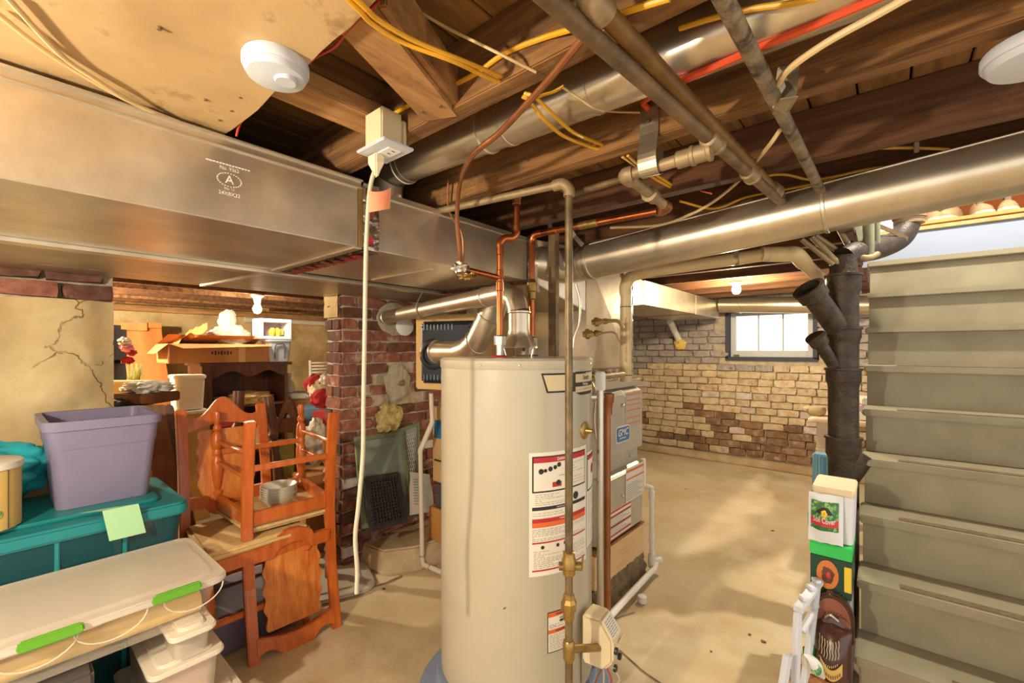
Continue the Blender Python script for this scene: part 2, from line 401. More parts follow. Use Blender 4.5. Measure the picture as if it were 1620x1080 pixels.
# stairwell trimmer
MB().b2((-.16, 2.25, ZJ), (-.11, 5.4, ZT)).build('trimmer', 'joist_dark', ceil, bevel=.003)
# short block nailed between two joists, running under the boards
a = P(568, 42, z=ZJ-.004); b = P(690, 182, z=ZJ-.004)
d = (b-a).normalized(); sd = V(-d.y, d.x, 0)
M = Matrix((d, sd, V(0, 0, 1))).transposed()
blk = MB().box((a+b)/2+V(0, 0, .022)+sd*.0, ((b-a).length+.05, .088, .04), M=M).build('blocking', 'board_new', ceil, bevel=.003)
MB().box((a+b)/2+V(0, 0, .05)-sd*.052, ((b-a).length+.03, .018, .08), M=M).build('blocking', 'board_new', ceil, bevel=.003)
for u_, v_ in ((.93, .25), (.9, -.25)):
    MB().lathe([(.004, -.001), (.004, .002)], a.lerp(b, u_)+sd*v_*.1-V(0, 0, .0), n=8).build('nail', 'iron', ceil)
# second short brace further left
MB().b2((-1.05, .31, ZJ+.03), (-.95, .66, ZJ+.07)).build('blocking', 'board_new', ceil, bevel=.003)
# tin panel nailed under the near joists, edge curling
def panel(u, v):
    x = -2.5+2.9*u; y = -1.3+1.678*v
    e = max(0, v-.9)*10
    dz = -.006-.012*e*(.5+.5*noise.noise(V(x*3, 0, 4)))+.004*noise.noise(V(x*2, y*2, 1))
    return V(x, y+e*.035*noise.noise(V(x*6, 1, 0)), ZJ+dz)
pm = MB().grid(panel, 60, 30)
pm.build('tin_panel', 'tin_panel', ceil, smooth=True, recalc=False)
for px, py in ((509, 29), (476, 64), (381, 154), (366, 175), (348, 190), (252, 46), (325, 158)):
    p = P(px, py, z=ZJ-.008); MB().lathe([(.0035, -.0015), (.004, 0), (.003, .012)], p, n=8).build('nail', 'iron', ceil)

# far brick wall (y = 5.45) with a small window
YW = 5.45
wall = struct(MB().b2((-6.3, YW+.01, 0), (-1.41, YW+.22, 2.0)).b2((-.52, YW+.01, 0), (1.6, YW+.22, 2.0)).b2((-1.41, YW+.01, 0), (-.52, YW+.22, 1.17)).b2((-1.41, YW+.01, 1.72), (-.52, YW+.22, 2.0)).build('wall_far', 'mortar_far', origin=V(0, 0, 0)))
def brick_meshes(n, dims, seed):
    out = []
    for q in range(n):
        bm = bmesh.new(); bmesh.ops.create_cube(bm, size=1)
        bmesh.ops.subdivide_edges(bm, edges=[e for e in bm.edges], cuts=1)
        rs = random.Random(seed+q)
        for v in bm.verts:
            k = V(v.co.x*dims[0], v.co.y*dims[1], v.co.z*dims[2])
            corner = sum(abs(c) > .4 for c in v.co)
            k *= {3: .93, 2: .975, 1: 1.0, 0: 1}[corner] if corner else 1
            v.co = k+V(rs.uniform(-1, 1)*dims[0]*.03, rs.uniform(-1, 1)*dims[1]*.05, rs.uniform(-1, 1)*dims[2]*.08)
        me = bpy.data.meshes.new('brick'); bm.to_mesh(me); bm.free()
        me.polygons.foreach_set('use_smooth', [True]*len(me.polygons)); me.set_sharp_from_angle(angle=math.radians(50)); out.append(me)
    return out
BM = {}
def place_brick(parent, kind, m, loc, axis, scale=(1, 1, 1), dims=(.2, .06, .066)):
    key = (kind, m)
    if key not in BM:
        BM[key] = brick_meshes(5, dims, hash(kind) % 97 if False else len(BM)*11)
        for me in BM[key]: me.materials.append(MATS[m])
    o = bpy.data.objects.new('brick', random.choice(BM[key])); COL.objects.link(o); o.parent = parent
    o.location = Vector(loc)-Vector(parent['_o']); o.scale = scale
    if axis == 'y': o.rotation_euler = (0, 0, math.pi/2)
    return o
ch = .078; row = 0; z = .10; rs = random.Random(3)
stuffb = MB()
while z < 1.9:
    x = -2.75+(.1 if row % 2 else 0)+rs.uniform(-.03, .03)
    while x < .35:
        L = rs.choice((.15, .19, .2, .2, .17, .22, .23)); xc = x+L/2
        if not (-1.44 < xc < -.49 and 1.14 < z+.03 < 1.74) and not (xc < -2.0 and False):
            t = (z-.72)/.5+rs.uniform(-.45, .45)
            m = 'brick_grey' if z > 1.02+rs.uniform(-.08, .08) else ('brick_tan' if t > -.35 or rs.random() < .2+.5*max(0, min(1, (-1.2-xc))) else 'brick_brown')
            if rs.random() < .13 and .3 < z < 1: m = 'brick_white'
            if z < 1.5: place_brick(wall, 'far', m, (xc, YW+.005+rs.uniform(-.008, .008), z+ch/2), 'x', ((L-.008)/.2, 1, rs.uniform(.96, 1.06)), dims=(.2, .06, .07))
            else: stuffb.box((xc, YW+.005, z+ch/2), (L-.01, .06, .068))
        x += L
    z += ch; row += 1
stuffb.build('brick_course', 'brick_grey', wall, bevel=.004)['kind'] = 'stuff'
# low curb along the far wall
struct(MB().b2((-3.2, YW-.09, 0), (1.0, YW+.02, .085)).build('baseboard_far', 'slab', bevel=.012))
# window
win = struct(MB().b2((-1.40, YW-.03, 1.18), (-1.36, YW+.2, 1.72)).b2((-.57, YW-.03, 1.18), (-.53, YW+.2, 1.72)).b2((-1.40, YW-.03, 1.16), (-.53, YW+.2, 1.20)).b2((-1.40, YW-.0, 1.70), (-.53, YW+.2, 1.73)).build('window_1', 'window_dark', origin=V(0, 0, 0), bevel=.004))
wf = MB(); wf.b2((-1.36, YW+.05, 1.20), (-1.31, YW+.09, 1.70)).b2((-.62, YW+.05, 1.20), (-.57, YW+.09, 1.70)).b2((-1.31, YW+.05, 1.20), (-.62, YW+.09, 1.27)).b2((-1.31, YW+.05, 1.66), (-.62, YW+.09, 1.70))
wf.build('sash', 'window_frame', win, bevel=.004)
for x in (-1.08, -.845): MB().b2((x-.006, YW+.055, 1.27), (x+.006, YW+.085, 1.66)).build('muntin', 'window_frame', win)
for x0, x1 in ((-1.31, -1.086), (-1.074, -.851), (-.839, -.62)): MB().b2((x0, YW+.068, 1.27), (x1, YW+.072, 1.66)).build('pane', 'window_glass', win)
MB().b2((-1.33, YW+.04, 1.205), (-1.27, YW+.05, 1.225)).build('latch', 'iron', win)

# painted rubble wall on the left (x = -2.6), ends at the opening
XW = -2.6; YE = .361
wl = MB()
def wallf(u, v):
    y = -1.6+(YE+1.6)*u; z = 1.49*v
    e = min(1, (1-u)*25)
    return V(XW+(.05*noise.noise(V(y*3.1, z*3.1, 0))+.025*noise.noise(V(y*7, z*7, 2))+.010*noise.noise(V(y*17, z*17, 4)))*e-(.03*(1-e)), y, z)
wl.grid(wallf, 90, 70); wl.b2((XW-.25, -1.6, 0), (XW-.045, YE-.004, 1.9))
left = struct(wl.build('wall_left', 'plaster', origin=V(0, 0, 0), smooth=True, recalc=False))
y = YE; rs = random.Random(5)
for r in range(2):
    y = YE-(.03 if r else 0)
    while y > -1.0:
        L = rs.choice((.2, .19, .17)); place_brick(left, 'left', 'brick_dark' if rs.random() < .75 else 'brick_red', (XW-.02, y-L/2, 1.525+.075*r), 'y', ((L-.012)/.2, 1.2, .95)); y -= L
MB().b2((XW-.05, -1.6, 1.485), (XW-.035, YE-.003, 1.9)).build('mortar_bed', 'mortar', left)
# the back room: rear wall, side walls, joists running the other way
def backf(u, v):
    y = -.4+4.0*u; z = 1.72*v
    return V(-6.0+.05*noise.noise(V(y*2.3, z*2.3, 5))+.02*noise.noise(V(y*7, z*7, 2)), y, z)
bw = MB().grid(backf, 60, 30); bw.b2((-6.25, -.5, 0), (-6.08, 3.7, 2.0))
back = struct(bw.build('wall_back', 'plaster_back', origin=V(0, 0, 0), smooth=True, recalc=False))
struct(MB().b2((-6.1, -.55, 0), (-2.85, -.4, 2.0)).build('wall_near_side', 'plaster_back'))
struct(MB().b2((-6.1, 3.55, 0), (-2.6, 3.7, 2.0)).build('wall_rear_side', 'plaster_back'))
for i, x in enumerate((-2.95, -3.35, -3.62, -3.93, -4.28, -4.78, -5.1, -5.42, -5.74)):
    MB().b2((x-.045, -.4, H+.455), (x, 3.55, 2.0)).build('joist', 'joist_dark' if i % 2 else 'joist', ceil, bevel=.003)
MB().b2((-6.0, -.4, H+.40), (-5.9, 3.55, H+.455)).build('sill_beam', 'board_new', ceil, bevel=.004)
MB().b2((-5.3, 1.9, H+.42), (-5.2, 2.0, H+.456)).build('blocking', 'board_new', ceil)

# brick pier between the rooms
XP = -2.4; YP = 1.315
pier = struct(MB().b2((-2.586, YP+.012, 0), (XP-.012, 2.45, 1.98)).build('wall_pier', 'mortar', origin=V(0, 0, 0)))
rs = random.Random(11); z = 0; row = 0; chp = .0665
while z < 1.7:
    y = YP-(.1 if row % 2 else 0)
    while y < 2.3:
        L = .205; y0 = max(y, YP); y1 = min(y+L, 2.32)
        if y1-y0 > .04:
            yc = (y0+y1)/2
            if not (1.62 < yc < 1.84 and .88 < z < 1.16 and rs.random() < .75):
                m = 'brick_red' if rs.random() < .8 else 'brick_dark'
                if z > 1.38: m = 'brick_dark' if rs.random() < .5 else 'brick_red'
                if rs.random() < .04: m = 'brick_white'
                place_brick(pier, 'pier', m, (XP-.028+rs.uniform(-.004, .006), yc, z+chp/2), 'y', ((y1-y0-.013)/.2, 1, rs.uniform(.86, .93)))
        y += L
    for xa, xb in (((-2.586, -2.5), (-2.495, -2.412)) if row % 2 else ((-2.586, -2.412),)):
        m = rs.choice(('brick_red', 'brick_dark', 'brick_dark'))
        place_brick(pier, 'pierside', m, ((xa+xb)/2, YP+.026+rs.uniform(-.006, .006), z+chp/2), 'x', ((xb-xa-.008)/.2, 1, rs.uniform(.86, .93)))
    z += chp; row += 1
MB().grid(lambda u, v: V(-2.59+.16*u, YP-.008+.006*noise.noise(V(u*5, v*5, 1)), 1.47+.17*v), 8, 8).build('plaster_patch', 'plaster_back', pier, smooth=True)
# mortar smears and old plugged flue holes
c1 = P(628, 606, x=XP+.012); c2 = P(616, 660, x=XP+.015)
MB().blob(c1, (.022, .085, .115), .35, 1.8, 2, 4).build('mortar_plug', 'insul', pier, smooth=True)
MB().blob(c1+V(.014, .025, .0), (.018, .026, .02), .3, 2, 5, 3).build('mortar_hole', 'stone_rough', pier, smooth=True)
MB().blob(c2, (.03, .085, .085), .5, 2.2, 4, 4).build('insulation_wad', 'insul_yellow', pier, smooth=True)
c3 = P(625, 505, x=XP+.008)
MB().blob(c3, (.012, .14, .10), .15, 1.5, 7, 4).build('mortar_plug', 'insul', pier, smooth=True)
MB().lathe([(.058, 0), (.06, .004), (.055, .008), (.001, .010)], P(640, 516, x=XP+.05), ax=(1, -.2, 0), n=32).build('flue_cover', 'white_plastic', pier, smooth=True)
# slab in front of the pier
sl = MB(); poly = [P(585, 842, z=.13), P(690, 830, z=.13)+V(0, .2, 0), P(690, 873, z=.13)+V(.15, .3, 0), P(645, 866, z=.13)]
slb = MB()
top = [V(-2.4, 1.45, .12), V(-2.4, 2.5, .12), V(-1.95, 2.5, .12), V(-2.12, 1.62, .12), V(-2.22, 1.47, .12)]
slb.loft([[V(p.x+.06 if p.x > -2.39 else p.x, p.y-.03, 0) for p in top], top])
struct(slb.build('trim_slab', 'slab', bevel=.01))

# ================================================================== STAIRS
RISE = .2; RUN = .175; Y0 = 1.97; XS = -.085; XR = .85
st = thing('staircase', 'steep painted wooden staircase in drab olive beige with dark grip strips', 'stairs', (.4, 2.6, 0))
for k in range(9):
    zt = RISE*(k+1); yn = Y0+RUN*k
    tr = MB().b2((XS, yn, zt-.032), (XR, yn+RUN+.04, zt)).build('tread', 'stair_paint', st, bevel=.005)
    MB().b2((XS+.012, yn+.028, zt-RISE+.001), (XR, yn+.046, zt-.0325)).build('riser', 'stair_paint', st, bevel=.001)
    x0 = XS+(.075 if k else .2)
    if k < 6: MB().b2((x0+.05, yn+.022, zt+.0003), (XR-.06, yn+.06, zt+.003)).build('grip_strip', 'grip', tr)
for x in (XS+.02, XR-.04):
    MB().prism([(Y0+.22, .0), (Y0+.5, 0), (3.57, 1.45), (3.57, 1.67)], (x, 0, 0), (0, 1, 0), (0, 0, 1), .03).build('stringer', 'stair_paint', st)
# top riser painted light blue grey and the floor edge of the storey above
tr_ = struct(MB().b2((XS-.03, 3.575, 1.80), (1.6, 3.6, 1.985)).build('trim_1', 'blue_white'))
up = struct(MB().b2((-.11, 3.56, 1.985), (1.6, 4.6, 2.01)).build('trim_2', 'old_edge', bevel=.003))
struct(MB().b2((-.11, 4.5, 2.01), (1.6, 4.58, 3.2)).build('wall_upstairs', 'beige_paint'))
# shoe rack upstairs
rk = thing('shoe_rack', 'orange wooden shoe rack at the head of the stairs', 'rack', (.6, 3.8, 2.01))
MB().b2((.075, 3.62, 2.01), (.10, 3.98, 2.5)).build('side_panel', 'shelf_orange', rk, bevel=.002)
MB().b2((1.15, 3.62, 2.01), (1.175, 3.98, 2.5)).build('side_panel', 'shelf_orange', rk, bevel=.002)
MB().b2((.10, 3.62, 2.03), (1.15, 3.98, 2.05)).build('shelf', 'shelf_orange', rk, bevel=.002)
MB().b2((.10, 3.62, 2.30), (1.15, 3.98, 2.32)).build('shelf', 'shelf_orange', rk, bevel=.002)
MB().b2((.10, 3.98, 2.03), (1.15, 4.0, 2.5)).build('back_panel', 'shelf_orange', rk)
def shoe(label, x, y, rz, m):
    t = thing('shoe', label, 'shoe', (x, y, 2.051), 'shoes in the orange rack'); M = Matrix.Rotation(rz, 3, 'Z'); o = V(x, y, 2.051)
    def ring(v, wd, h0, h1): return [o+M@V(wd*math.cos(a), v, h0+(h1-h0)*max(0, math.sin(a))) for a in [2*math.pi*i/14 for i in range(14)]]
    MB().loft([ring(-.13, .022, .02, .035), ring(-.115, .036, .012, .055), ring(-.07, .043, .012, .07), ring(-.01, .04, .012, .09), ring(.06, .036, .012, .11), ring(.12, .03, .012, .10), ring(.135, .02, .02, .08)]).build('upper', m, t, smooth=True)
    MB().loft([[o+M@V(wd*s_, v, zz) for s_, zz in ((-1, 0), (1, 0), (1, .018), (-1, .018))] for v, wd in ((-.138, .02), (-.115, .04), (-.06, .047), (.06, .04), (.125, .034), (.14, .02))]).build('sole', 'beige_paint', t, bevel=.003)
    MB().b2(o+V(-.012, -.03, .072), o+V(.012, .04, .108)).build('tongue', 'shoe_dark', t, bevel=.004)
shoe('tan shoe at the left end of the orange rack', .205, 3.765, .25, 'shoe')
shoe('second tan shoe from the left in the orange rack, toe turned', .30, 3.76, -.35, 'shoe')
shoe('striped lace-up shoe third from the left in the orange rack', .42, 3.765, .1, 'shoe')
shoe('striped lace-up shoe fourth from the left in the orange rack', .53, 3.765, -.1, 'shoe')
shoe('shoe at the right edge of the picture in the orange rack', .68, 3.765, .15, 'shoe')
tag(MB().lathe([(.05, 0), (.052, .02), (.045, .1), (.02, .13)], (.01, 3.72, 2.011), n=20).build('cloth_bundle', 'tin_white', smooth=True), 'off-white rounded bundle with a rust band beside the shoe rack', 'bundle')

# ================================================================== DUCTWORK
XD = -1.22; ZB = H+.31; ZD = H+.513
def seam_box(t, x0, x1, y0, y1, z0, z1, m='galv'):
    return MB().b2((x0, y0, z0), (x1, y1, z1)).build('duct_section', m, t, bevel=.003)
du = thing('main_duct', 'wide rectangular galvanized supply duct hung under the joists', 'duct', (XD-.3, .2, ZB))
seam_box(du, XD-.61, XD, -1.4, .735, ZB, ZD)
seam_box(du, XD-.56, XD+.002, .735, 1.575, ZB-.001, ZD-.012)
MB().b2((XD-.61, -1.4, ZD-.026), (XD+.008, .735, ZD-.022)).b2((XD-.005, -1.4, ZD-.004), (XD+.009, .735, ZD+.002)).build('standing_seam', 'galv', du, bevel=.0015)
MB().b2((XD-.5, .775, ZD-.034), (XD+.010, 1.56, ZD-.030)).build('standing_seam', 'galv', du, bevel=.0015)
MB().b2((XD-.60, .705, ZB-.006), (XD+.004, .735, ZB+.001)).build('drive_cleat', 'galv', du, bevel=.002)
# foil tape at the joint: vertical on the face and along the underside
def ftape(f, n, m, w, name='foil_tape', parent=du):
    return MB().grid(f, n, 5).build(name, m, parent, smooth=True)
rz_ = lambda u, v, s: .004*noise.noise(V(u*30, v*9, s))
vt = ftape(lambda u, v: V(XD+.007+rz_(u, v, 1), .735+.055*v, ZB-.005+(ZD-ZB)*u), 40, 'foil', .05)
for q in (.12, .5, .85):
    MB().grid(lambda u, v: V(XD+.0115+rz_(u, v, 3), .748+.02*v+.004*noise.noise(V(u*5, v*3, q*9)), ZB+(ZD-ZB)*(q-.06+.12*u)), 8, 4).build('tape_print', 'foil_red', vt, smooth=True)
MB().b2((XD+.003, .722, ZB+.0), (XD+.006, .733, ZD-.02)).build('drive_cleat', 'brass', du)
ut = ftape(lambda u, v: V(XD-.58*u, .735+.06*v, ZB-.008+rz_(u, v, 2)*1.5), 60, 'foil', .06)
for q in range(9):
    MB().grid(lambda u, v: V(XD-.05-.06*q-.04*u, .745+.04*v+.006*noise.noise(V(u*5, v*3, q*9)), ZB-.0135+rz_(u, v, q)), 6, 4).build('tape_print', 'foil_red', ut, smooth=True)
# second joint under the duct beside the plenum
MB().b2((XD-.5, 1.08, ZB-.007), (XD-.1, 1.12, ZB)).build('drive_cleat', 'galv', du, bevel=.002)
et = ftape(lambda u, v: V(XD+.006+rz_(u, v, 5), 1.545+.05*v, ZB-.005+(ZD-ZB)*u), 40, 'foil', .05)
e2 = ftape(lambda u, v: V(XD-.62*u, 1.55+.05*v, ZB-.008+rz_(u, v, 6)*1.5), 60, 'foil', .06)
for q in range(10):
    MB().grid(lambda u, v: V(XD-.03-.058*q-.036*u, 1.55+.035*v+.006*noise.noise(V(u*5, v*3, q*9)), ZB-.0135+rz_(u, v, q)), 6, 4).build('tape_print', 'foil_red', e2, smooth=True)
# embossed maker's stamp on the duct face
stp = MB(); pc = P(363, 285, x=XD+.004)
def stampf(dx, dz): return lambda a, b: V(XD+.0045, pc.y+dx+a, pc.z+dz+b)
[stp.box(V(XD+.0045, pc.y-.046+.0068*i, pc.z+.036), (.0004, .0052, .003)) for i in range(14)]; addtext(stp, 'No. 9362', .011, stampf(0, .026)); addtext(stp, 'A', .028, stampf(0, .0)); addtext(stp, 'No. 11', .008, stampf(0, -.022)); addtext(stp, '24X8X32', .012, stampf(0, -.034))
for i in range(26):
    a = 2*math.pi*i/26; stp.box(V(XD+.0045, pc.y+.026*math.cos(a), pc.z+.016*math.sin(a)), (.0004, .003, .002))
stp.build('stamp', 'white_label', du)
# return duct alongside, over to the wall
rd = thing('return_duct', 'flat return air duct with sheet metal underside beside the painted wall', 'duct', (-2.1, .2, ZB))
MB().b2((-2.38, -1.4, ZB+.005), (-1.885, 1.30, ZD)).build('duct_section', 'galv_dull', rd, bevel=.003)
MB().b2((-2.57, -1.4, ZB+.005), (-2.382, YP-.02, ZD)).build('duct_section', 'galv_dull', rd, bevel=.003)
MB().b2((-2.38, 1.30, ZB+.005), (-1.95, 2.35, ZD-.01)).build('duct_section', 'galv_dull', rd, bevel=.003)
MB().b2((-1.90, -1.4, ZB-.012), (-1.836, 1.9, ZB+.006)).build('drive_cleat', 'galv', rd, bevel=.003)
a_ = P(326, 455, z=ZB-.004); b_ = P(400, 430, z=ZB-.004)
MB().strip([V(-2.5, a_.y*.0+.66, ZB-.002), V(-1.89, .72, ZB-.002)], .022, .012).build('drive_cleat', 'galv', rd, bevel=.002)
for px, py in ((470, 458), (483, 455), (560, 440)):
    MB().lathe([(.006, -.004), (.006, .002)], P(px, py, z=ZB+.004), n=8).build('screw', 'iron', rd)
# plenum over the furnace
XF = -1.05; YF0 = 1.87; YF1 = 2.40; ZF0 = .31; ZF1 = 1.115
plm = thing('furnace_plenum', 'shiny sheet metal plenum with crossed creases above the furnace', 'plenum', (-1.4, 2.1, ZF1))
def xface(o, u, v, n, bulge):
    c = o+u/2+v/2+n*bulge; return [o, o+u, o+u+v, o+v, c], [(0, 1, 4), (1, 2, 4), (2, 3, 4), (3, 0, 4)]
zt = ZB+.15
for nm, (o, u, v, n) in {'front_panel': (V(-1.12, YF0+.02, ZF1+.05), V(0, .46, 0), V(0, 0, zt-ZF1-.05), V(1, 0, 0)), 'side_panel': (V(-1.72, YF0+.02, ZF1+.05), V(.60, 0, 0), V(0, 0, zt-ZF1-.05), V(0, -1, 0)), 'far_panel': (V(-1.72, YF1-.05, ZF1+.05), V(.60, 0, 0), V(0, 0, zt-ZF1-.05), V(0, 1, 0))}.items():
    vs, fs = xface(o, u, v, n, .014); MB().add(vs, fs).build(nm, 'galv', plm)
MB().b2((-1.73, YF0+.01, ZF1), (-1.10, YF1-.04, ZF1+.05)).build('collar', 'foil', plm, bevel=.003)
MB().grid(lambda u, v: V(-1.098+rz_(u, v, 4), YF0+.0+.49*u, ZF1+.015+.05*v), 40, 4).build('foil_tape', 'foil', plm, smooth=True)
for q in range(6):
    MB().grid(lambda u, v: V(-1.092+rz_(u, v, q), YF0+.04+.07*q+.035*u, ZF1+.03+.02*v), 5, 3).build('tape_print', 'foil_red', plm, smooth=True)
MB().grid(lambda u, v: V(-1.105+rz_(u, v, 8)*2, YF1-.07+.05*v, ZF1+.05+(zt-ZF1-.05)*u), 40, 4).build('foil_tape', 'foil', plm, smooth=True)
# transition from the duct end down to the plenum
MB().loft([[V(-1.76, 1.60, ZB), V(-1.225, 1.60, ZB), V(-1.225, 1.60, ZD-.01), V(-1.76, 1.60, ZD-.01)], [V(-1.72, 1.89, ZB-.12), V(-1.125, 1.89, ZB-.12), V(-1.125, 1.89, ZD-.02), V(-1.72, 1.89, ZD-.02)], [V(-1.72, 2.34, ZB-.12), V(-1.125, 2.34, ZB-.12), V(-1.125, 2.34, ZD-.02), V(-1.72, 2.34, ZD-.02)]]).build('transition', 'galv', plm, bevel=.003)
# supply duct on towards the window wall
fd = thing('far_supply_duct', 'bright rectangular supply duct running towards the small window', 'duct', (-1.5, 4.0, ZB))
MB().loft([[V(-1.70, 2.36, ZB-.06), V(-1.2, 2.36, ZB-.06), V(-1.2, 2.36, ZD-.02), V(-1.70, 2.36, ZD-.02)], [V(-1.95, 3.18, ZB+.03), V(-1.385, 3.18, ZB+.03), V(-1.385, 3.18, ZD), V(-1.95, 3.18, ZD)]]).build('transition', 'galv_dull', fd, bevel=.002)
MB().b2((-1.95, 3.18, ZB+.03), (-1.385, 4.35, ZD+.01)).build('duct_section', 'galv', fd, bevel=.003)
MB().b2((-1.95, 4.36, ZB+.03), (-1.385, 5.12, ZD+.01)).build('duct_section', 'galv', fd, bevel=.003)
ft = MB().grid(lambda u, v: V(-1.378+rz_(u, v, 2), 3.16+.05*v, ZB+.03+(ZD-ZB-.03)*u), 30, 4).build('foil_tape', 'foil', fd, smooth=True)
MB().grid(lambda u, v: V(-1.371+rz_(u, v, 3), 3.175+.02*v, ZB+.09+.05*u), 6, 3).build('tape_print', 'foil_red', ft, smooth=True)
MB().grid(lambda u, v: V(-1.95+.56*u, 4.33+.05*v, ZB+.022+rz_(u, v, 2)), 30, 4).build('foil_tape', 'foil', fd, smooth=True)

def pipe_rings(t, pts, r, rings, m, name='joint_ring'):
    for u in rings:
        p = pts[0].lerp(pts[1], u); d = (pts[1]-pts[0]).normalized()
        MB().lathe([(r, -.006), (r+.004, -.004), (r+.004, .004), (r, .006)], p, ax=d, n=28).build(name, m, t, smooth=True)
# big round duct crossing to the right below the joists
bp = thing('round_duct', 'long shiny round metal duct crossing above the tank to the stairs', 'duct', (-.4, 1.78, 1.7))
A = P(905, 420, y=1.79); B = P(1620, 256, y=1.75); Bx = B+(B-A).normalized()*.35
MB().tube([A, Bx], .081, 32).build('pipe', 'galv', bp, smooth=True)
S0 = V(XD-.02, 1.66, H+.40)
MB().tube(curve([S0-V(.1, 0, 0), S0, S0.lerp(A, .5)+V(0, .0, -.005), A, A+(B-A)*.05], 6), .083, 28).build('elbow', 'galv', bp, smooth=True)
pipe_rings(bp, (A, Bx), .081, (.065, .56), 'galv')
MB().lathe([(.083, -.012), (.083, .012)], A.lerp(B, .075), ax=(B-A), n=28, cap=False).build('draw_band', 'galv_dull', bp, smooth=True)
sd = (B-A).normalized(); up_ = V(0, 0, 1); nn = sd.cross(V(0, 0, 1)).normalized()
ang = math.radians(52); off = (nn*(math.cos(ang))+V(0, 0, 1)*math.sin(ang))*.0815
MB().tube([A.lerp(Bx, .07)+off, Bx+off], .002, 6).build('lock_seam', 'white_label', bp)
# hanger straps of the round duct
for p0, p1 in (((862, 325), (892, 428)), ((900, 360), (922, 388))):
    MB().strip([P(*p0, y=1.62), P((p0[0]+p1[0])/2-2, (p0[1]+p1[1])/2, y=1.65), P(*p1, y=1.68)], .02, .002, up=(.75, -.6, 0)).build('hanger_strap', 'galv_dull', bp)
MB().strip([P(848, 418, d=1.86), P(848, 440, d=1.86), P(852, 462, d=1.86)], .012, .002, up=(.6, -.75, 0)).build('hanger_strap', 'galv_dull', bp)
# round branch duct in the joist bay
rb = thing('branch_duct', 'round metal branch duct lying up between two joists', 'duct', (-.4, .9, 1.85))
A2 = P(640, 262, y=.90); B2 = P(1330, -25, y=.88)
MB().tube([A2, A2.lerp(B2, .4)], .056, 28).build('pipe', 'galv', rb, smooth=True)
MB().tube([A2.lerp(B2, .385), B2+(B2-A2)*1.2], .059, 28).build('pipe', 'galv', rb, smooth=True)
pipe_rings(rb, (A2, B2), .057, (.0, .33, .40, .62), 'galv')
MB().tube(curve([A2+(B2-A2)*.02, A2-V(.06, 0, 0), A2+V(-.10, .0, -.02), A2+V(-.115, .0, -.10)], 5), [.058]*16, 28).build('boot', 'galv_dull', rb, smooth=True)
MB().lathe([(.002, 0), (.002, .001)], A2, n=6).build('screw', 'iron', rb)
# white round duct below the far ceiling
fr = thing('far_round_duct', 'round metal duct in front of the wall above the small window', 'duct', (-.7, 5.1, 1.7))
Af = P(1140, 482, y=5.12); Bf = P(1400, 486, y=5.0)
MB().tube([Af, Bf+V(.3, 0, 0)], .083, 24).build('pipe', 'galv', fr, smooth=True)
pipe_rings(fr, (Af, Bf), .083, (.15, .75), 'galv')

# ================================================================== WATER HEATER
TC = V(-1.064, 1.285, 0); TR = .28; TZ0 = .13; TZ1 = 1.252; A0 = math.radians(-50.3)
wh = thing('water_heater', 'tall beige gas water heater standing in the middle of the basement', 'water heater', (TC.x, TC.y, 0))
MB().lathe([(TR-.01, TZ0), (TR, TZ0+.01), (TR, TZ1-.036)], TC, n=72).build('tank_body', 'tank_paint', wh, smooth=True)
MB().lathe([(TR+.002, TZ1-.036), (TR+.0035, TZ1-.034), (TR+.0035, TZ1-.008), (TR-.004, TZ1), (.001, TZ1+.004)], TC, n=72).build('top_cap', 'tank_paint', wh, smooth=True)
def onT(deg, z, off=.0008):
    a = A0+math.radians(deg); return TC+V(math.cos(a)*(TR+off), math.sin(a)*(TR+off), z)
for dg in (-24, 2, 34, 66): MB().lathe([(.004, 0), (.004, .002), (.002, .003)], onT(dg, TZ1-.022, .003), ax=onT(dg, 0)-TC, n=10).build('screw', 'steel', wh)
MB().lathe([(.36, 0), (.365, .03), (.34, .06), (.30, .065), (.295, .128), (.2, .13)], TC, n=48).build('base_stand', 'blue_base', wh, smooth=True)
def patch(mb, d0, d1, z0, z1, off=.001, n=None):
    n = n or max(2, int(abs(d1-d0)/3)); return mb.grid(lambda u, v: onT(d0+(d1-d0)*u, z0+(z1-z0)*v, off), n, 1)
K = 180/math.pi/TR
def ttext(mb, t, size, deg, z, off=.0016, sx=1): return addtext(mb, t, size, lambda a, b: onT(deg+a*K, z+b, off), sx, True)
def lines(mb, d0, d1, z0, z1, n, rs, off=.0014, hgt=.0016):
    for i in range(n):
        z = z1-(z1-z0)*(i+.5)/n; a = d0
        while a < d1:
            L = rs.uniform(1.0, 3.2); b = min(a+L, d1); patch(mb, a, b, z-hgt/2, z+hgt/2, off, 1); a = b+rs.uniform(.5, .9)
            if rs.random() < .05: break
rs = random.Random(1)
# big instruction sheet
lb = patch(MB(), 8, 58, .565, .955).build('instruction_label', 'white_label', wh, smooth=True)
m_ = patch(MB(), 10, 56, .828, .943, .0013); m_.build('label_frame', 'ink', lb)
patch(MB(), 11, 55, .833, .922, .0016).build('label_field', 'white_label', lb)
r_ = patch(MB(), 11, 55, .922, .939, .0016); patch(r_, 10, 56, .733, .746, .0013); patch(r_, 10, 56, .667, .672, .0013); patch(r_, 10, 56, .580, .585, .0013); patch(r_, 24, 31, .842, .858, .0019)
r_.build('label_red', 'ink_red', lb)
patch(MB(), 10, 56, .718, .733, .0013).build('label_orange', 'ink_orange', lb)
wt = MB(); ttext(wt, '\u25b2 DANGER' if False else 'DANGER', .013, 33, .9305, .002); ttext(wt, 'WARNING', .007, 33, .7395, .0018); ttext(wt, 'LIGHTING INSTRUCTIONS', .005, 33, .7775, .0024); wt.build('label_white_print', 'white_label', lb)
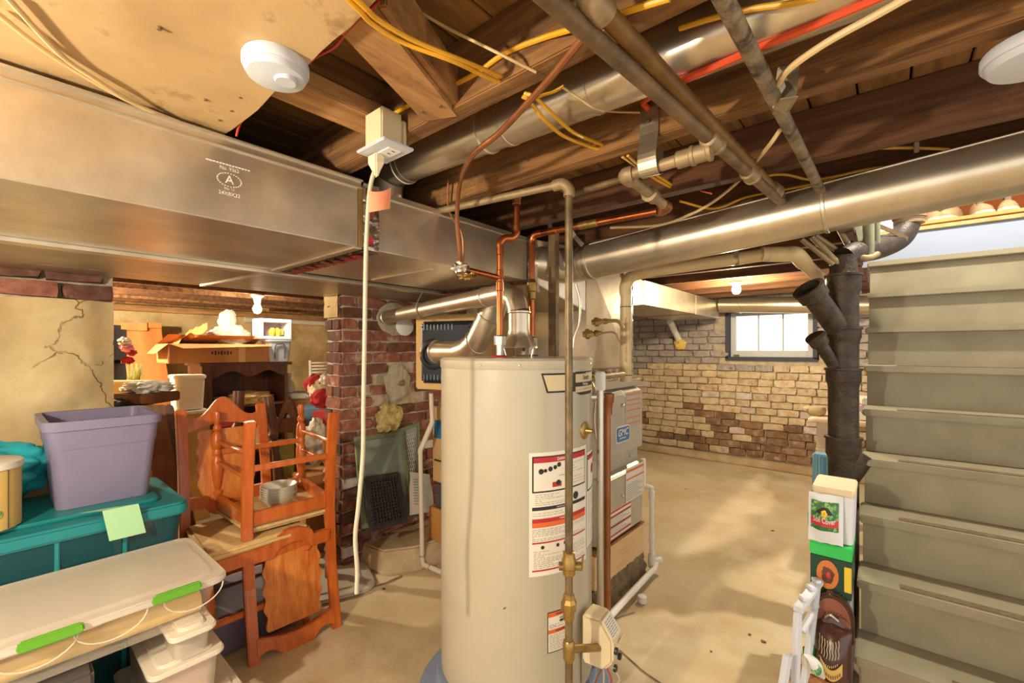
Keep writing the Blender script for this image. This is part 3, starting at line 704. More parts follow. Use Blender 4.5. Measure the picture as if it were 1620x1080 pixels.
ik = MB(); lines(ik, 38, 54, .84, .915, 8, rs, .002); lines(ik, 12, 40, .786, .824, 6, rs); lines(ik, 10, 56, .752, .766, 2, rs); lines(ik, 10, 55, .674, .714, 8, rs); lines(ik, 11, 33, .588, .645, 10, rs); lines(ik, 35, 55, .588, .645, 10, rs)
ik.build('small_print', 'ink_grey', lb)
bk = MB(); patch(bk, 10, 56, .772, .783, .0013)
for dg, z, r in ((16, .895, .009), (19, .897, .006), (22.5, .901, .008), (26, .905, .007), (29, .912, .008), (28.5, .855, .009), (17, .655, .006), (28, .655, .006), (34, .657, .006), (40, .659, .006), (44, .80, .013)):
    c = onT(dg, z, .002); bk.lathe([(r, 0), (r, .0003), (r*.45, .0003)], c, ax=onT(dg, 0)-TC, n=10)
addtext(bk, 'FLAMMABLE', .004, lambda a, b: onT(31+a*K, .877+b, .002)); bk.build('pictogram', 'ink', lb)
# second sheet round the side, handwritten-looking forms
l2 = patch(MB(), 59, 84, .60, .925).build('instruction_label', 'white_label', wh, smooth=True)
q = MB(); patch(q, 60, 83, .79, .915, .0013); q.build('label_frame', 'ink', l2); patch(MB(), 61, 82, .796, .898, .0016).build('label_field', 'white_label', l2)
patch(MB(), 61, 82, .898, .911, .0016).build('label_red', 'ink_red', l2)
c = onT(72, .86, .002); MB().lathe([(.018, 0), (.018, .0004), (.010, .0004)], c, ax=onT(72, 0)-TC, n=20).build('pictogram', 'ink_red', l2)
q = MB(); lines(q, 61, 82, .61, .78, 22, rs, .0014); q.build('small_print', 'ink_grey', l2)
# lower warning sticker
l3 = patch(MB(), 20.5, 41, .315, .445).build('warning_label', 'ink', wh, smooth=True)
patch(MB(), 21, 40.5, .318, .442, .0013).build('label_field', 'white_label', l3)
q = MB(); patch(q, 21, 40.5, .428, .442, .0016); patch(q, 21, 40.5, .376, .388, .0016); q.build('label_orange', 'ink_orange', l3)
q = MB(); ttext(q, 'WARNING', .009, 31, .435, .002); ttext(q, 'WARNING', .009, 31, .382, .002)
for a in (-30, -10, 10, 30): q.add([onT(31+math.sin(math.radians(a))*1.5, .413, .002), onT(31+math.sin(math.radians(a))*3.4, .413+.012*math.cos(math.radians(a)), .002), onT(31.6+math.sin(math.radians(a))*3.2, .413+.011*math.cos(math.radians(a)), .002)], [(0, 1, 2)])
patch(q, 29.5, 32.5, .407, .414, .002); q.build('pictogram', 'ink', l3)
q = MB(); lines(q, 22, 39.5, .392, .405, 4, rs); lines(q, 22, 39.5, .322, .373, 10, rs); q.build('small_print', 'ink_grey', l3)
# maker's badge: trapezoid outline, name panel
def poly(mb, pts, off): return mb.add([onT(d_, z_, off) for d_, z_ in pts], [tuple(range(len(pts)))])
def trap(mb, t0, t1, b0, b1, zt_, zb_, off, n=20): return mb.grid(lambda u, v: onT((b0+(b1-b0)*u)*(1-v)+(t0+(t1-t0)*u)*v, zb_+(zt_-zb_)*v, off), n, 2)
bd = trap(MB(), 16, 58, 20, 54, 1.205, 1.142, .001).build('maker_badge', 'ink', wh, smooth=True)
trap(MB(), 17.5, 40, 21, 40, 1.199, 1.148, .0014).build('badge_panel', 'label_tan', bd, smooth=True)
patch(MB(), 36, 41, 1.146, 1.173, .0018).build('badge_block', 'ink', bd)
trap(MB(), 44, 72, 44, 72, 1.199, 1.138, .0014).build('badge_panel', 'label_tan', bd, smooth=True)
q = MB(); patch(q, 44, 72, 1.157, 1.171, .0018); patch(q, 44, 72, 1.203, 1.207, .0014); trap(q, 44, 72, 44, 72, 1.147, 1.1465, .0018); trap(q, 44, 60, 50, 60, 1.138, 1.128, .0016); trap(q, 60, 72, 60, 68, 1.138, 1.128, .0016); ttext(q, 'A.O.', .018, 38, 1.186, .002); ttext(q, 'Smith', .022, 58, 1.186, .002, .95); q.build('badge_print', 'ink', bd)
q = MB(); ttext(q, 'ProLine', .013, 57, 1.164, .0022); q.build('badge_white_print', 'white_label', bd)
ttext(MB(), 'NATURAL GAS', .005, 58, 1.148, .0022).build('badge_orange_print', 'ink_orange', bd)
# relief valve boss and its plastic-wrapped discharge pipe
MB().lathe([(.030, -.001), (.030, .003), (.026, .006), (.010, .008), (.008, .03), (.001, .031)], onT(56, 1.005, 0), ax=onT(56, 0)-TC, n=28).build('valve_boss', 'brass', wh, smooth=True)
p0 = onT(80, 1.195, .03)
MB().tube([p0, p0-V(0, 0, 1.0)], .013, 14).build('wrapped_tube', 'steel', wh, smooth=True)
MB().box(p0-V(0, 0, .03), (.03, .03, .07)).build('tube_head', 'white_plastic', wh, bevel=.004)
p1 = onT(98, 1.08, .075)
MB().tube([onT(95, 1.10, 0), p1+V(0, 0, .02)], .016, 12).build('relief_valve', 'steel', wh, smooth=True)
MB().lathe([(.0135, -.92), (.0135, -.05), (.019, -.05), (.021, -.01), (.026, .0), (.028, .03), (.02, .034)], p1, n=20).build('discharge_pipe', 'copper_old', wh, smooth=True)
MB().strip([p1+V(.01, 0, .03), p1+V(.05, .02, .045), p1+V(.06, .03, .02)], .008, .002).build('valve_lever', 'steel', wh)
# scratch on the jacket
MB().box(onT(-7, .47, .0), (.001, .022, .004)).build('scuff', 'stone_rough', wh)
# flue hood and gas control
fh = TC+V(.0, .015, TZ1)
MB().lathe([(.052, 0), (.056, .004), (.04, .008)], fh, n=32).build('flue_collar', 'steel', wh, smooth=True)
for a in (20, 110, 200, 290): MB().strip([fh+V(.05*math.cos(math.radians(a)), .05*math.sin(math.radians(a)), .002), fh+V(.062*math.cos(math.radians(a)), .062*math.sin(math.radians(a)), .045)], .012, .002, up=(math.cos(math.radians(a)), math.sin(math.radians(a)), .2)).build('hood_leg', 'steel', wh)
MB().lathe([(.072, .035), (.07, .042), (.05, .07), (.043, .085), (.043, .10)], fh, n=32, cap=False).build('draft_hood', 'galv', wh, smooth=True)
for dg_, nm in (((-1.045, 1.17), 'cold'), ((-1.075, 1.395), 'hot')):
    c = V(*dg_, TZ1); pt = MB().lathe([(.013, 0), (.013, .045), (.021, .045), (.022, .075), (.012, .08)], c, n=6).build('nipple', 'steel', wh)
    MB().lathe([(.03, .001), (.026, .007), (.015, .009)], c, n=24).build('washer', 'ink_red' if nm == 'cold' else 'logo_blue', wh, smooth=True)
gv = onT(52, .335, .0); gn = (onT(58, 0, .0)-TC).normalized(); gs = V(-gn.y, gn.x, 0)
Mg = Matrix((gn, gs, V(0, 0, 1))).transposed()
gp = MB().prism([(-.055, -.085), (.02, -.085), (.05, -.05), (.05, .02), (.01, .075), (-.055, .075)], gv+gn*.07-gs*.035, gn, V(0, 0, 1), -.085)
gvo = gp.build('gas_control', 'cream_plastic', wh, bevel=.008)
MB().prism([(.0, 0), (.055, 0), (.055, .0015), (0, .0015)], gv+gn*.125+gs*.01, gs, gn, .01).build('control_base', 'cream_plastic', gvo)
pa = gv+gn*.12+V(0, 0, .022); pb_ = gv+gn*.083+V(0, 0, .073); dd = (pb_-pa); nn2 = gs.cross(dd).normalized()
MB().add([pa-gs*.033+nn2*.003, pa+gs*.033+nn2*.003, pb_+gs*.033+nn2*.003, pb_-gs*.033+nn2*.003], [(0, 1, 2, 3)]).build('control_label', 'paper_white', gvo)
q = MB()
for i in range(7):
    for j in range(3):
        a = pa.lerp(pb_, .12+.115*i)+nn2*.0034; q.add([a-gs*(.028-.019*j), a-gs*(.028-.019*j-.015), a-gs*(.028-.019*j-.015)+dd*.04, a-gs*(.028-.019*j)+dd*.04], [(0, 1, 2, 3)])
q.build('small_print', 'ink_grey', gvo)
for s_, z_ in ((-.012, -.02), (.02, -.055), (-.02, -.07)): MB().lathe([(.011, 0), (.011, .008), (.006, .010)], gv+gn*.12+gs*s_+V(0, 0, z_), ax=gn, n=16).build('knob', 'black_plastic', gvo, smooth=True)
for i in range(4):
    MB().tube(curve([gv+gn*.08+gs*(.012*i-.02)+V(0, 0, -.085), gv+gn*(.06+.02*i)+gs*(.02*i-.03)+V(0, 0, -.14), gv+gn*.06+gs*(.01*i)+V(0, 0, -.2), gv+gn*.02+V(0, 0, -.24)], 5), .0025, 6).build('control_wire', ('copper', 'white_wire', 'red_wire', 'white_wire')[i], gvo)
MB().lathe([(.045, -.31), (.045, -.215), (.042, -.215), (.042, -.31)], gv+gn*.05, n=24).build('burner_cover', 'steel', wh, smooth=True)
MB().grid(lambda u, v: onT(50+24*u, .16+.1*v, .004), 8, 2).build('access_door', 'furnace', wh, smooth=True)

# gas drop pipe with its valve and unions
gx = P(900, 700, d=1.33); gt = H+.49
gl = thing('gas_drop_pipe', 'iron gas pipe dropping past the front of the water heater with brass shutoff', 'pipe', (gx.x, gx.y, .0))
top_ = V(gx.x, gx.y, gt)
zz = lambda py: H+(HOR-py)/F*1.33
MB().tube([V(gx.x, gx.y, .11), top_], .012, 16).build('pipe', 'gas_pipe', gl, smooth=True)
MB().lathe([(.012, zz(905)-.01), (.019, zz(905)-.005), (.019, zz(905)+.012), (.022, zz(897)), (.022, zz(885)), (.018, zz(880)), (.018, zz(873)), (.012, zz(871))], V(gx.x, gx.y, 0), n=20).build('ball_valve', 'brass', gl, smooth=True)
MB().tube([V(gx.x, gx.y, zz(895))-RT*.03, V(gx.x, gx.y, zz(895))+RT*.036], .013, 14).build('valve_body', 'brass', gl, smooth=True)
MB().strip([V(gx.x, gx.y, zz(903))+RT*.038, V(gx.x, gx.y, zz(878))+RT*.042], .012, .005, up=RT).build('valve_handle', 'brass', gl, bevel=.002)
MB().lathe([(.013, zz(982)), (.017, zz(978)), (.018, zz(965)), (.024, zz(963)), (.024, zz(952)), (.018, zz(946)), (.017, zz(940)), (.013, zz(938))], V(gx.x, gx.y, 0), n=8).build('union', 'brass', gl)
MB().lathe([(.014, zz(1045)), (.018, zz(1040)), (.018, zz(1015)), (.014, zz(1012))], V(gx.x, gx.y, 0), n=20).build('tee', 'brass', gl, smooth=True)
MB().tube([V(gx.x, gx.y, zz(1026)), gv+gn*.08+V(0, 0, -.03)], .012, 14).build('branch_pipe', 'brass', gl, smooth=True)
yb = 1.1; endp = V(-1.3, 1.04, gt+.01)
MB().tube(curve([top_-V(0, 0, .03), top_-V(0, 0, .008), top_+V(-.02, -.004, .012), top_+V(-.05, -.006, .012)], 5), .017, 16).build('elbow', 'iron_light', gl, smooth=True)
MB().tube([top_+V(-.04, -.006, .012), endp], .012, 14).build('pipe', 'iron_light', gl, smooth=True)
MB().tube([top_+V(-.045, 0, .012), top_+V(-.02, .06, .0), top_+V(.22, .07, .01)], .011, 12).build('pipe', 'iron', gl, smooth=True)

# hot and cold copper lines
cx = V(-1.045, 1.17, 0); ct = thing('cold_copper_line', 'copper water line rising from the tank beside the duct with soldered elbows', 'pipe', (cx.x, cx.y, TZ1+.07))
zc = lambda py, d: H+(HOR-py)/F*d
z1 = zc(380, 1.55); q1 = cx+V(.035, .05, 0)
MB().tube([cx+V(0, 0, TZ1+.072), cx+V(0, 0, z1-.02)], .0115, 14).build('pipe', 'copper', ct, smooth=True)
MB().tube(curve([cx+V(0, 0, z1-.03), cx+V(0, 0, z1-.005), cx.lerp(q1, .3)+V(0, 0, z1+.012), q1.lerp(cx, .25)+V(0, 0, z1+.016), q1+V(0, 0, z1+.035), q1+V(0, 0, z1+.06)], 5), .0135, 14).build('elbow', 'copper', ct, smooth=True)
MB().tube([q1+V(0, 0, z1+.05), q1+V(0, 0, zc(318, 1.6))], .0115, 14).build('pipe', 'copper', ct, smooth=True)
MB().lathe([(.0115, 0), (.015, .003), (.015, .02), (.017, .022), (.017, .05), (.014, .055)], q1+V(0, 0, zc(326, 1.6)), n=16).build('cap_fitting', 'copper_old', ct, smooth=True)
for py in (395, 433, 452): MB().lathe([(.0115, -.016), (.014, -.014), (.014, .014), (.0115, .016)], cx+V(0, 0, zc(py, 1.55)), n=16).build('coupling', 'copper', ct, smooth=True)
zb2 = zc(438, 1.55); br = P(735, 431, d=1.47)
MB().tube([cx+V(0, 0, zb2), V(br.x, br.y, zb2+.012)], .010, 12).build('branch_pipe', 'copper', ct, smooth=True)
MB().blob(V(br.x, br.y, zb2+.016)-RT*.012, (.03, .03, .02), .4, 2, 3, 3).build('compression_fitting', 'steel', ct, smooth=True)
MB().blob(V(br.x, br.y, zb2-.012)+RT*.01, (.03, .03, .012), .6, 3, 3, 3).build('crusted_joint', 'brass', ct, smooth=True)
hx = V(-1.075, 1.395, 0); ht = thing('hot_copper_line', 'copper water line rising behind the flue and running right to galvanized pipe', 'pipe', (hx.x, hx.y, TZ1+.07))
z2 = zc(374, 1.75)
he = P(1040, 334, y=1.39)
MB().tube([hx+V(0, 0, TZ1+.072), hx+V(0, 0, z2-.03)], .0115, 14).build('pipe', 'copper', ht, smooth=True)
MB().lathe([(.0115, zc(474, 1.75)), (.017, zc(472, 1.75)), (.017, zc(462, 1.75)), (.021, zc(460, 1.75)), (.021, zc(447, 1.75)), (.017, zc(445, 1.75)), (.0115, zc(441, 1.75))], hx, n=20).build('union', 'brass', ht, smooth=True)
MB().tube(curve([hx+V(0, 0, z2-.035), hx+V(0, 0, z2-.01), hx+V(.015, 0, z2+.006), hx+V(.05, 0, z2+.008)], 5), .0135, 14).build('elbow', 'copper', ht, smooth=True)
MB().tube([hx+V(.04, 0, z2+.008), he], .0115, 14).build('pipe', 'copper', ht, smooth=True)
for u in (.13, .42, .5): MB().lathe([(.0115, -.02), (.014, -.018), (.014, .018), (.0115, .02)], (hx+V(.04, 0, z2+.008)).lerp(he, u), ax=he-hx-V(.04, 0, z2), n=16).build('coupling', 'brass' if u > .3 else 'copper', ht, smooth=True)
g1 = P(1056, 328, z=he.z+.003); g2 = P(990, 278, z=he.z+.012); g3 = P(1125, 238, z=he.z+.02)
gz = thing('galvanized_water_pipe', 'old galvanized water pipe offset hung in a folded metal strap', 'pipe', tuple(g2))
MB().tube(curve([he, he+(he-hx).normalized()*.0+RT*.012, g1, g1.lerp(g2, .12)], 5), .016, 14).build('elbow', 'copper_old', gz, smooth=True)
MB().tube([g1, g2], .014, 14).build('pipe', 'iron_light', gz, smooth=True)
MB().tube(curve([g2.lerp(g1, .12), g2, g2.lerp(g3, .09)], 6), .020, 16).build('elbow', 'iron_light', gz, smooth=True)
MB().tube([g2, g3], .015, 14).build('pipe', 'iron_light', gz, smooth=True)
for a, b, u in ((g1, g2, .42), (g2, g3, .72), (g2, g3, .9)): MB().lathe([(.015, -.022), (.021, -.018), (.021, .012), (.024, .014), (.024, .022), (.015, .024)], a.lerp(b, u), ax=b-a, n=12).build('coupling', 'iron_light', gz, smooth=True)
s0 = g2.lerp(g3, .32); sd_ = (g3-g2).normalized()
q = []
for k_ in range(9):
    a = math.pi*(-.5+k_/8*1.2); q.append(s0+V(0, -1, 0)*.018*math.cos(a)*1+V(0, 0, .018*math.sin(a)))
strap = [V(s0.x-.0, jy[4]-.004, ZJ+.075), V(s0.x, jy[4]-.005, ZJ+.01), V(s0.x, s0.y-.026, s0.z+.03), V(s0.x, s0.y-.024, s0.z), V(s0.x, s0.y-.012, s0.z-.018), V(s0.x, s0.y+.008, s0.z-.018), V(s0.x, s0.y+.02, s0.z), V(s0.x, s0.y+.02, s0.z+.05)]
MB().strip(curve(strap, 3), .048, .002, up=(0, -1, .01)).build('hanger_strap', 'galv_dull', gz)
MB().lathe([(.005, 0), (.005, .003)], V(s0.x, jy[4]-.009, ZJ+.04), ax=(0, -1, 0), n=8).build('nail', 'iron', gz)
# three iron pipes running with the boards, under the joists
def long_pipe(label, p0, p1, r, m, fits=()):
    t = thing('overhead_pipe', label, 'pipe', tuple((p0+p1)/2), 'overhead iron pipes')
    MB().tube([p0, p1], r, 16).build('pipe', m, t, smooth=True)
    for u, kk in fits:
        MB().lathe([(r, -.03*kk), (r+.006, -.026*kk), (r+.006, .018*kk), (r+.009, .02*kk), (r+.009, .03*kk), (r, .032*kk)], p0.lerp(p1, u), ax=p1-p0, n=14).build('coupling', 'iron_light', t, smooth=True)
    return t
a1 = P(848, -20, z=H+.487); b1 = P(1214, 300, z=H+.487)
long_pipe('dark iron overhead pipe joined by the strapped galvanized branch', a1+(a1-b1)*.75, b1+(b1-a1)*.25, .0145, 'iron', ((.667, 1.0), (.795, .9)))
a2 = P(945, 8, z=H+.505); b2_ = P(1205, 280, z=H+.505)
t2 = long_pipe('brown iron overhead pipe beginning at an elbow near the top edge', a2, b2_+(b2_-a2)*.25, .0155, 'rust_pipe', ((.93, .9),))
MB().tube(curve([a2+V(0, .02, 0), a2, a2+V(-.005, -.02, .01), a2+V(-.005, -.025, .05)], 5), .021, 16).build('elbow', 'iron_light', t2, smooth=True)
a3 = P(1138, -15, z=H+.50); b3 = P(1290, 285, z=H+.50)
t3 = long_pipe('pitted grey iron overhead pipe nearest the stairs', a3+(a3-b3)*.9, b3+(b3-a3)*.2, .0135, 'pocked_pipe')
hh = P(1240, 152, z=H+.50)
pg_ = [P(1230, 108, y=.99), P(1262, 106, y=1.0), P(1258, 150, y=.99), P(1240, 180, z=H+.482), P(1222, 172, z=H+.482)]
MB().add(pg_+[p+V(.003, 0, .002) for p in pg_], [(0, 1, 2, 3, 4), (9, 8, 7, 6, 5)]+[(k, (k+1) % 5, 5+(k+1) % 5, 5+k) for k in range(5)]).build('hanger_strap', 'galv_dull', t3)
MB().strip([hh+V(-.012, .04, -.013), hh+V(.012, -.02, -.016)], .03, .002).build('hanger_clip', 'iron_light', t3)

# ================================================================== FLUE PIPES
fz = thing('tank_flue_pipe', 'silver flue pipe rising from the tank and elbowing back to the chimney', 'flue pipe', tuple(fh+V(0, 0, .1)))
f0 = fh+V(0, 0, .095); f1 = fh+V(0, 0, .17); f2 = fh+V(-.02, .0, .225); f3 = fh+V(-.08, .01, .25); f4 = fh+V(-.14, .02, .25)
MB().tube([f0, f1], .041, 28).build('pipe', 'galv', fz, smooth=True)
MB().tube([f1, f1.lerp(f2, .6), f2, f3], .0415, 28).build('elbow', 'galv', fz, smooth=True)
fe = V(XP-.03, 1.60, fh.z+.225)
MB().tube([f3, fe], .039, 28).build('pipe', 'galv', fz, smooth=True)
for u in (.1, .93): MB().lathe([(.039, -.008), (.043, -.005), (.043, .005), (.039, .008)], f3.lerp(fe, u), ax=fe-f3, n=28).build('joint_ring', 'galv', fz, smooth=True)
MB().lathe([(.0415, -.006), (.045, -.003), (.045, .003), (.0415, .006)], f1, n=28).build('joint_ring', 'galv', fz, smooth=True)
hs = f3.lerp(fe, .55)
MB().tube(curve([hs+V(0, -.0, .10), hs+V(.0, -.043, .02), hs+V(0, -.03, -.035), hs+V(0, .02, -.045)], 6), .004, 8).build('hanger_wire', 'galv_dull', fz, smooth=True)
# furnace vent: thicker pipe with adjustable elbow dropping behind the tank
vt_ = thing('furnace_vent_pipe', 'thick silver vent elbow behind the tank top feeding the black box', 'flue pipe', tuple(P(745, 545, d=2.15)))
v0 = P(690, 556, d=2.35); v1 = P(730, 556, d=2.22); v2 = P(757, 538, d=2.12); v3 = P(778, 495, d=2.04); v4 = P(786, 470, d=2.02)
MB().tube([v0, v1], .057, 28).build('pipe', 'galv', vt_, smooth=True)
MB().tube([v1, v1.lerp(v2, .5)+V(0, 0, -.012), v2, v3, v4], .061, 28).build('elbow', 'galv', vt_, smooth=True)
for a, b in ((v0, v1), (v1, v2), (v2, v3)): MB().lathe([(.057, -.006), (.065, -.003), (.065, .003), (.057, .006)], a.lerp(b, .9 if a != v0 else .05), ax=b-a, n=28).build('joint_ring', 'steel', vt_, smooth=True)
# black box in a cardboard surround
bb0 = P(665, 612, d=2.5); bbt = P(665, 505, d=2.5)
bx = thing('exhaust_fan_box', 'square black plastic fan box in a cardboard surround against the brick', 'fan box', tuple(P(712, 612, d=2.42)))
zc0 = bb0.z; zc1 = bbt.z+.01; pA = V(bb0.x, bb0.y, 0); pB = P(760, 560, d=2.36); pB.z = 0
uu = (pB-pA).normalized(); ww = V(uu.y, -uu.x, 0)
if ww.dot(FW) > 0: ww = -ww
W_ = (pB-pA).length
def rect(o0, o1, wz, k): return [pA+uu*(o0)+ww*wz+V(0, 0, zc0+k), pA+uu*(o1)+ww*wz+V(0, 0, zc0+k), pA+uu*(o1)+ww*wz+V(0, 0, zc1-k), pA+uu*(o0)+ww*wz+V(0, 0, zc1-k)]
MB().loft([rect(-.02, W_+.02, -.25, -.01), rect(-.02, W_+.02, .02, -.01)]).build('cardboard_surround', 'cardboard_pale', bx, bevel=.008)
MB().loft([rect(.03, W_-.01, .0, .02), rect(.03, W_-.01, .045, .03), rect(.05, W_-.03, .055, .05)]).build('housing', 'black_plastic', bx, bevel=.012)
cR = pA+uu*.12+ww*.055+V(0, 0, (zc0+zc1)/2-.01)
MB().lathe([(.085, -.01), (.085, .006), (.075, .012), (.06, .012), (.055, -.01)], cR, ax=ww, n=36).build('outlet_ring', 'black_plastic', bx, smooth=True)
for k_ in range(9):
    o = pA+uu*(.06+.022*k_)+ww*.056
    for zq in (zc1-.06, zc0+.06): MB().box(o+V(0, 0, zq), (.004, .004, .03)).build('vent_fin', 'bin_blue', bx)
MB().lathe([(.014, 0), (.014, .004)], cR+ww*.008-uu*.075, ax=ww, n=20).build('maker_disc', 'crate', bx, smooth=True)

# ================================================================== FURNACE
fu = thing('furnace', 'grey sheet metal gas furnace with blue maker plate behind the tank', 'furnace', (-1.4, 2.13, 0))
MB().b2((-1.75, YF0, ZF0), (XF-.05, YF1, ZF1)).build('cabinet', 'furnace', fu, bevel=.004)
MB().b2((XF-.055, YF0-.0, ZF1-.035), (XF-.02, YF1+.005, ZF1+.006)).build('top_rail', 'steel', fu, bevel=.003)
def door(z0, z1, y0, y1, nm):
    fr = [V(XF-.05, y0, z0), V(XF-.05, y1, z0), V(XF-.05, y1, z1), V(XF-.05, y0, z1)]
    fi = [V(XF, y0+.025, z0), V(XF, y1-.012, z0), V(XF, y1-.012, z1-.025), V(XF, y0+.025, z1-.025)]
    return MB().loft([fr, fi]).build(nm, 'furnace', fu, bevel=.004)
d1_ = door(.74, 1.075, YF0+.02, YF1-.005, 'upper_door'); d2_ = door(ZF0+.01, .655, YF0+.02, YF1-.005, 'lower_door')
MB().b2((XF-.06, YF0+.01, .65), (XF-.035, YF1-.005, .745)).build('middle_panel', 'furnace', fu, bevel=.002)
for y in (1.95, 2.14, 2.3): MB().lathe([(.008, 0), (.008, .006), (.004, .01)], (XF-.035, y, .695), ax=(1, 0, 0), n=12).build('screw', 'steel', fu, smooth=True)
for y, z, o in ((2.13, .99, d1_), (2.13, .52, d2_)): MB().lathe([(.009, 0), (.009, .008), (.005, .012)], (XF, y, z), ax=(1, 0, 0), n=12).build('latch', 'steel', o, smooth=True)
lc = P(985, 686, x=XF+.001)
def frec(mb, y0, y1, z0, z1, off): return mb.add([V(XF+off, y0, z0), V(XF+off, y1, z0), V(XF+off, y1, z1), V(XF+off, y0, z1)], [(0, 1, 2, 3)])
def rrect(mb, yc, zc_, w_, h_, r, off, th): 
    pts = []
    for qx, qy, a0 in ((1, 1, 0), (-1, 1, 90), (-1, -1, 180), (1, -1, 270)):
        for i in range(4):
            a = math.radians(a0+30*i); pts.append((yc+qx*(w_/2-r)+r*math.cos(a), zc_+qy*(h_/2-r)+r*math.sin(a)))
    return mb.prism(pts, (XF+off, 0, 0), (0, 1, 0), (0, 0, 1), th)
pl_ = rrect(MB(), lc.y, lc.z, .155, .085, .018, 0, .004).build('maker_plate', 'paper_white', fu)
rrect(MB(), lc.y, lc.z, .143, .073, .014, .004, .001).build('plate_field', 'logo_blue', pl_)
q = MB(); addtext(q, 'GMC', .05, lambda a, b: V(XF+.0056, lc.y+a+b*.25, lc.z+.008+b), 1.05, True); frec(q, lc.y-.045, lc.y+.03, lc.z-.022, lc.z-.017, .0056); q.build('plate_lettering', 'paper_white', pl_)
s1 = frec(MB(), 2.17, 2.375, .865, 1.055, .001).build('rating_sheet', 'furnace', d1_)
q = MB()
for z in (.885, .915, .955, .985, 1.01, 1.04): frec(q, 2.185, 2.36, z-.003, z+.002, .002)
q.build('sheet_bars', 'ink_orange', s1)
s2 = frec(MB(), 2.17, 2.40, .47, .65, .002).build('notice_sheet', 'paper_white', d2_)
MB().b2((XF-.02, YF1-.01, .50), (XF+.004, YF1+.025, .66)).build('manual_pouch', 'white_label', fu, bevel=.004)
q = MB(); frec(q, 2.175, 2.395, .625, .638, .003); frec(q, 2.175, 2.395, .585, .594, .003); q.build('sheet_bars', 'ink_orange', s2)
q = MB()
for i in range(9): frec(q, 2.18, 2.38-.03*(i % 3), .48+.01*i, .483+.01*i, .003)
q.build('small_print', 'ink_grey', s2)
s3_ = frec(MB(), 1.965, 2.235, .33, .47, .001).build('warning_sheet', 'white_label', d2_)
q = MB()
for z in (.345, .39, .44, .463): frec(q, 1.967, 2.233, z-.005, z+.004, .002)
q.build('sheet_bars', 'ink_red', s3_)
q = MB()
for i in range(10): frec(q, 1.975, 2.22-.04*(i % 3), .353+.009*i, .3555+.009*i, .002)
q.build('small_print', 'ink_grey', s3_)
# timber box and rubble plinth
fb = thing('furnace_plinth', 'pine board box on a rough mortar plinth carrying the furnace', 'plinth', (-1.4, 2.13, 0))
MB().b2((XF-.04, YF0-.02, .135), (XF+.0, YF1-.0, ZF0-.012)).build('board', 'pine', fb, bevel=.003)
MB().b2((-1.76, YF0-.02, .135), (XF-.041, YF0+.02, ZF0-.012)).build('board', 'pine', fb, bevel=.003)
MB().b2((-1.76, YF0-.02, ZF0-.012), (XF+.004, YF1+.0, ZF0-.001)).build('top_board', 'mid_wood', fb, bevel=.002)
MB().grid(lambda u, v: V(XF-.0+.02*(1-v)+.02*noise.noise(V(u*14, v*5, 3)), YF0-.04+.57*u, .135*v), 40, 10).grid(lambda u, v: V(XF-.7+.72*u, YF0-.03+.02*noise.noise(V(u*14, v*5, 1)), .135*v), 40, 8).build('rubble', 'stone_rough', fb, smooth=True)
# PVC condensate lines
def pvc(name, label, pts, r, m='pvc', fits=(), cat='pipe', sm=True):
    t = thing(name, label, cat, tuple(pts[0])); MB().tube(pts, r, 14).build('pipe', m, t, smooth=True)
    for p, d in fits: MB().lathe([(r, -.022), (r+.004, -.02), (r+.004, .02), (r, .022)], p, ax=d, n=16).build('coupling', m, t, smooth=True)
    return t
e0 = V(-1.04, 2.43, .50); e1 = V(-1.02, 2.44, .495); e2_ = V(-1.02, 2.44, .10); e3 = V(-1.0, 2.43, .045); e4 = P(965, 974, z=.05)
tc_ = pvc('condensate_drain', 'white plastic drain pipe running down the furnace side and along the floor', [V(-1.08, 2.42, .50), e0, e1, e1+V(0, 0, -.03), e2_], .013, 'white_plastic', ((e1-V(0, 0, .04), V(0, 0, 1)), (e2_+V(0, 0, .11), V(0, 0, 1))))
MB().tube([e2_+V(.015, .03, -.03), e3, e4], .016, 14).build('pipe', 'white_plastic', tc_, smooth=True)
MB().tube([e2_+V(0, 0, .02), e2_+V(0, 0, -.055)], .02, 14).build('tee', 'white_plastic', tc_, smooth=True)
MB().lathe([(.018, -.02), (.02, 0), (.02, .02)], e2_+V(.02, .04, -.03), ax=(.4, .8, 0), n=14).build('end_cap', 'white_plastic', tc_, smooth=True)
tag(MB().lathe([(.022, 0), (.022, .03), (.018, .033)], P(1016, 952, z=.002), n=18).build('pipe_cap', 'white_plastic', smooth=True), 'loose white plastic pipe cap on the floor by the furnace', 'pipe cap')
# cream PVC flue of the furnace
pz = P(990, 598, d=2.28)
ps = pvc('plastic_vent_pipe', 'cream plastic vent pipe rising from the furnace and running right', [V(pz.x, pz.y, ZF1+.0), V(pz.x, pz.y, H+.31)], .029, 'pvc_cream')
pe = V(pz.x, pz.y, H+.33); pf = P(1215, 402, y=2.27); pg = P(1258, 402, y=2.33); ph = P(1302, 445, y=2.7)
MB().tube(curve([pe-V(0, 0, .05), pe, pe+V(.03, .005, .045), pe+V(.10, .012, .06)], 6), .031, 18).build('elbow', 'pvc_cream', ps, smooth=True)
MB().tube([pe+V(.09, .012, .06), pf], .029, 18).build('pipe', 'pvc_cream', ps, smooth=True)
MB().tube(curve([pf, pf.lerp(pg, .6), pg, pg.lerp(ph, .3)], 6), .034, 18).build('elbow', 'pvc_cream', ps, smooth=True)
MB().tube([pg, ph], .029, 18).build('pipe', 'pvc_cream', ps, smooth=True)
MB().lathe([(.029, -.03), (.033, -.028), (.033, .028), (.029, .03)], pf, ax=pg-pf, n=18).build('coupling', 'pvc_cream', ps, smooth=True)
MB().lathe([(.0295, -.002), (.0295, .002)], V(pz.x, pz.y, H+.22), n=18).build('print_band', 'ink', ps)
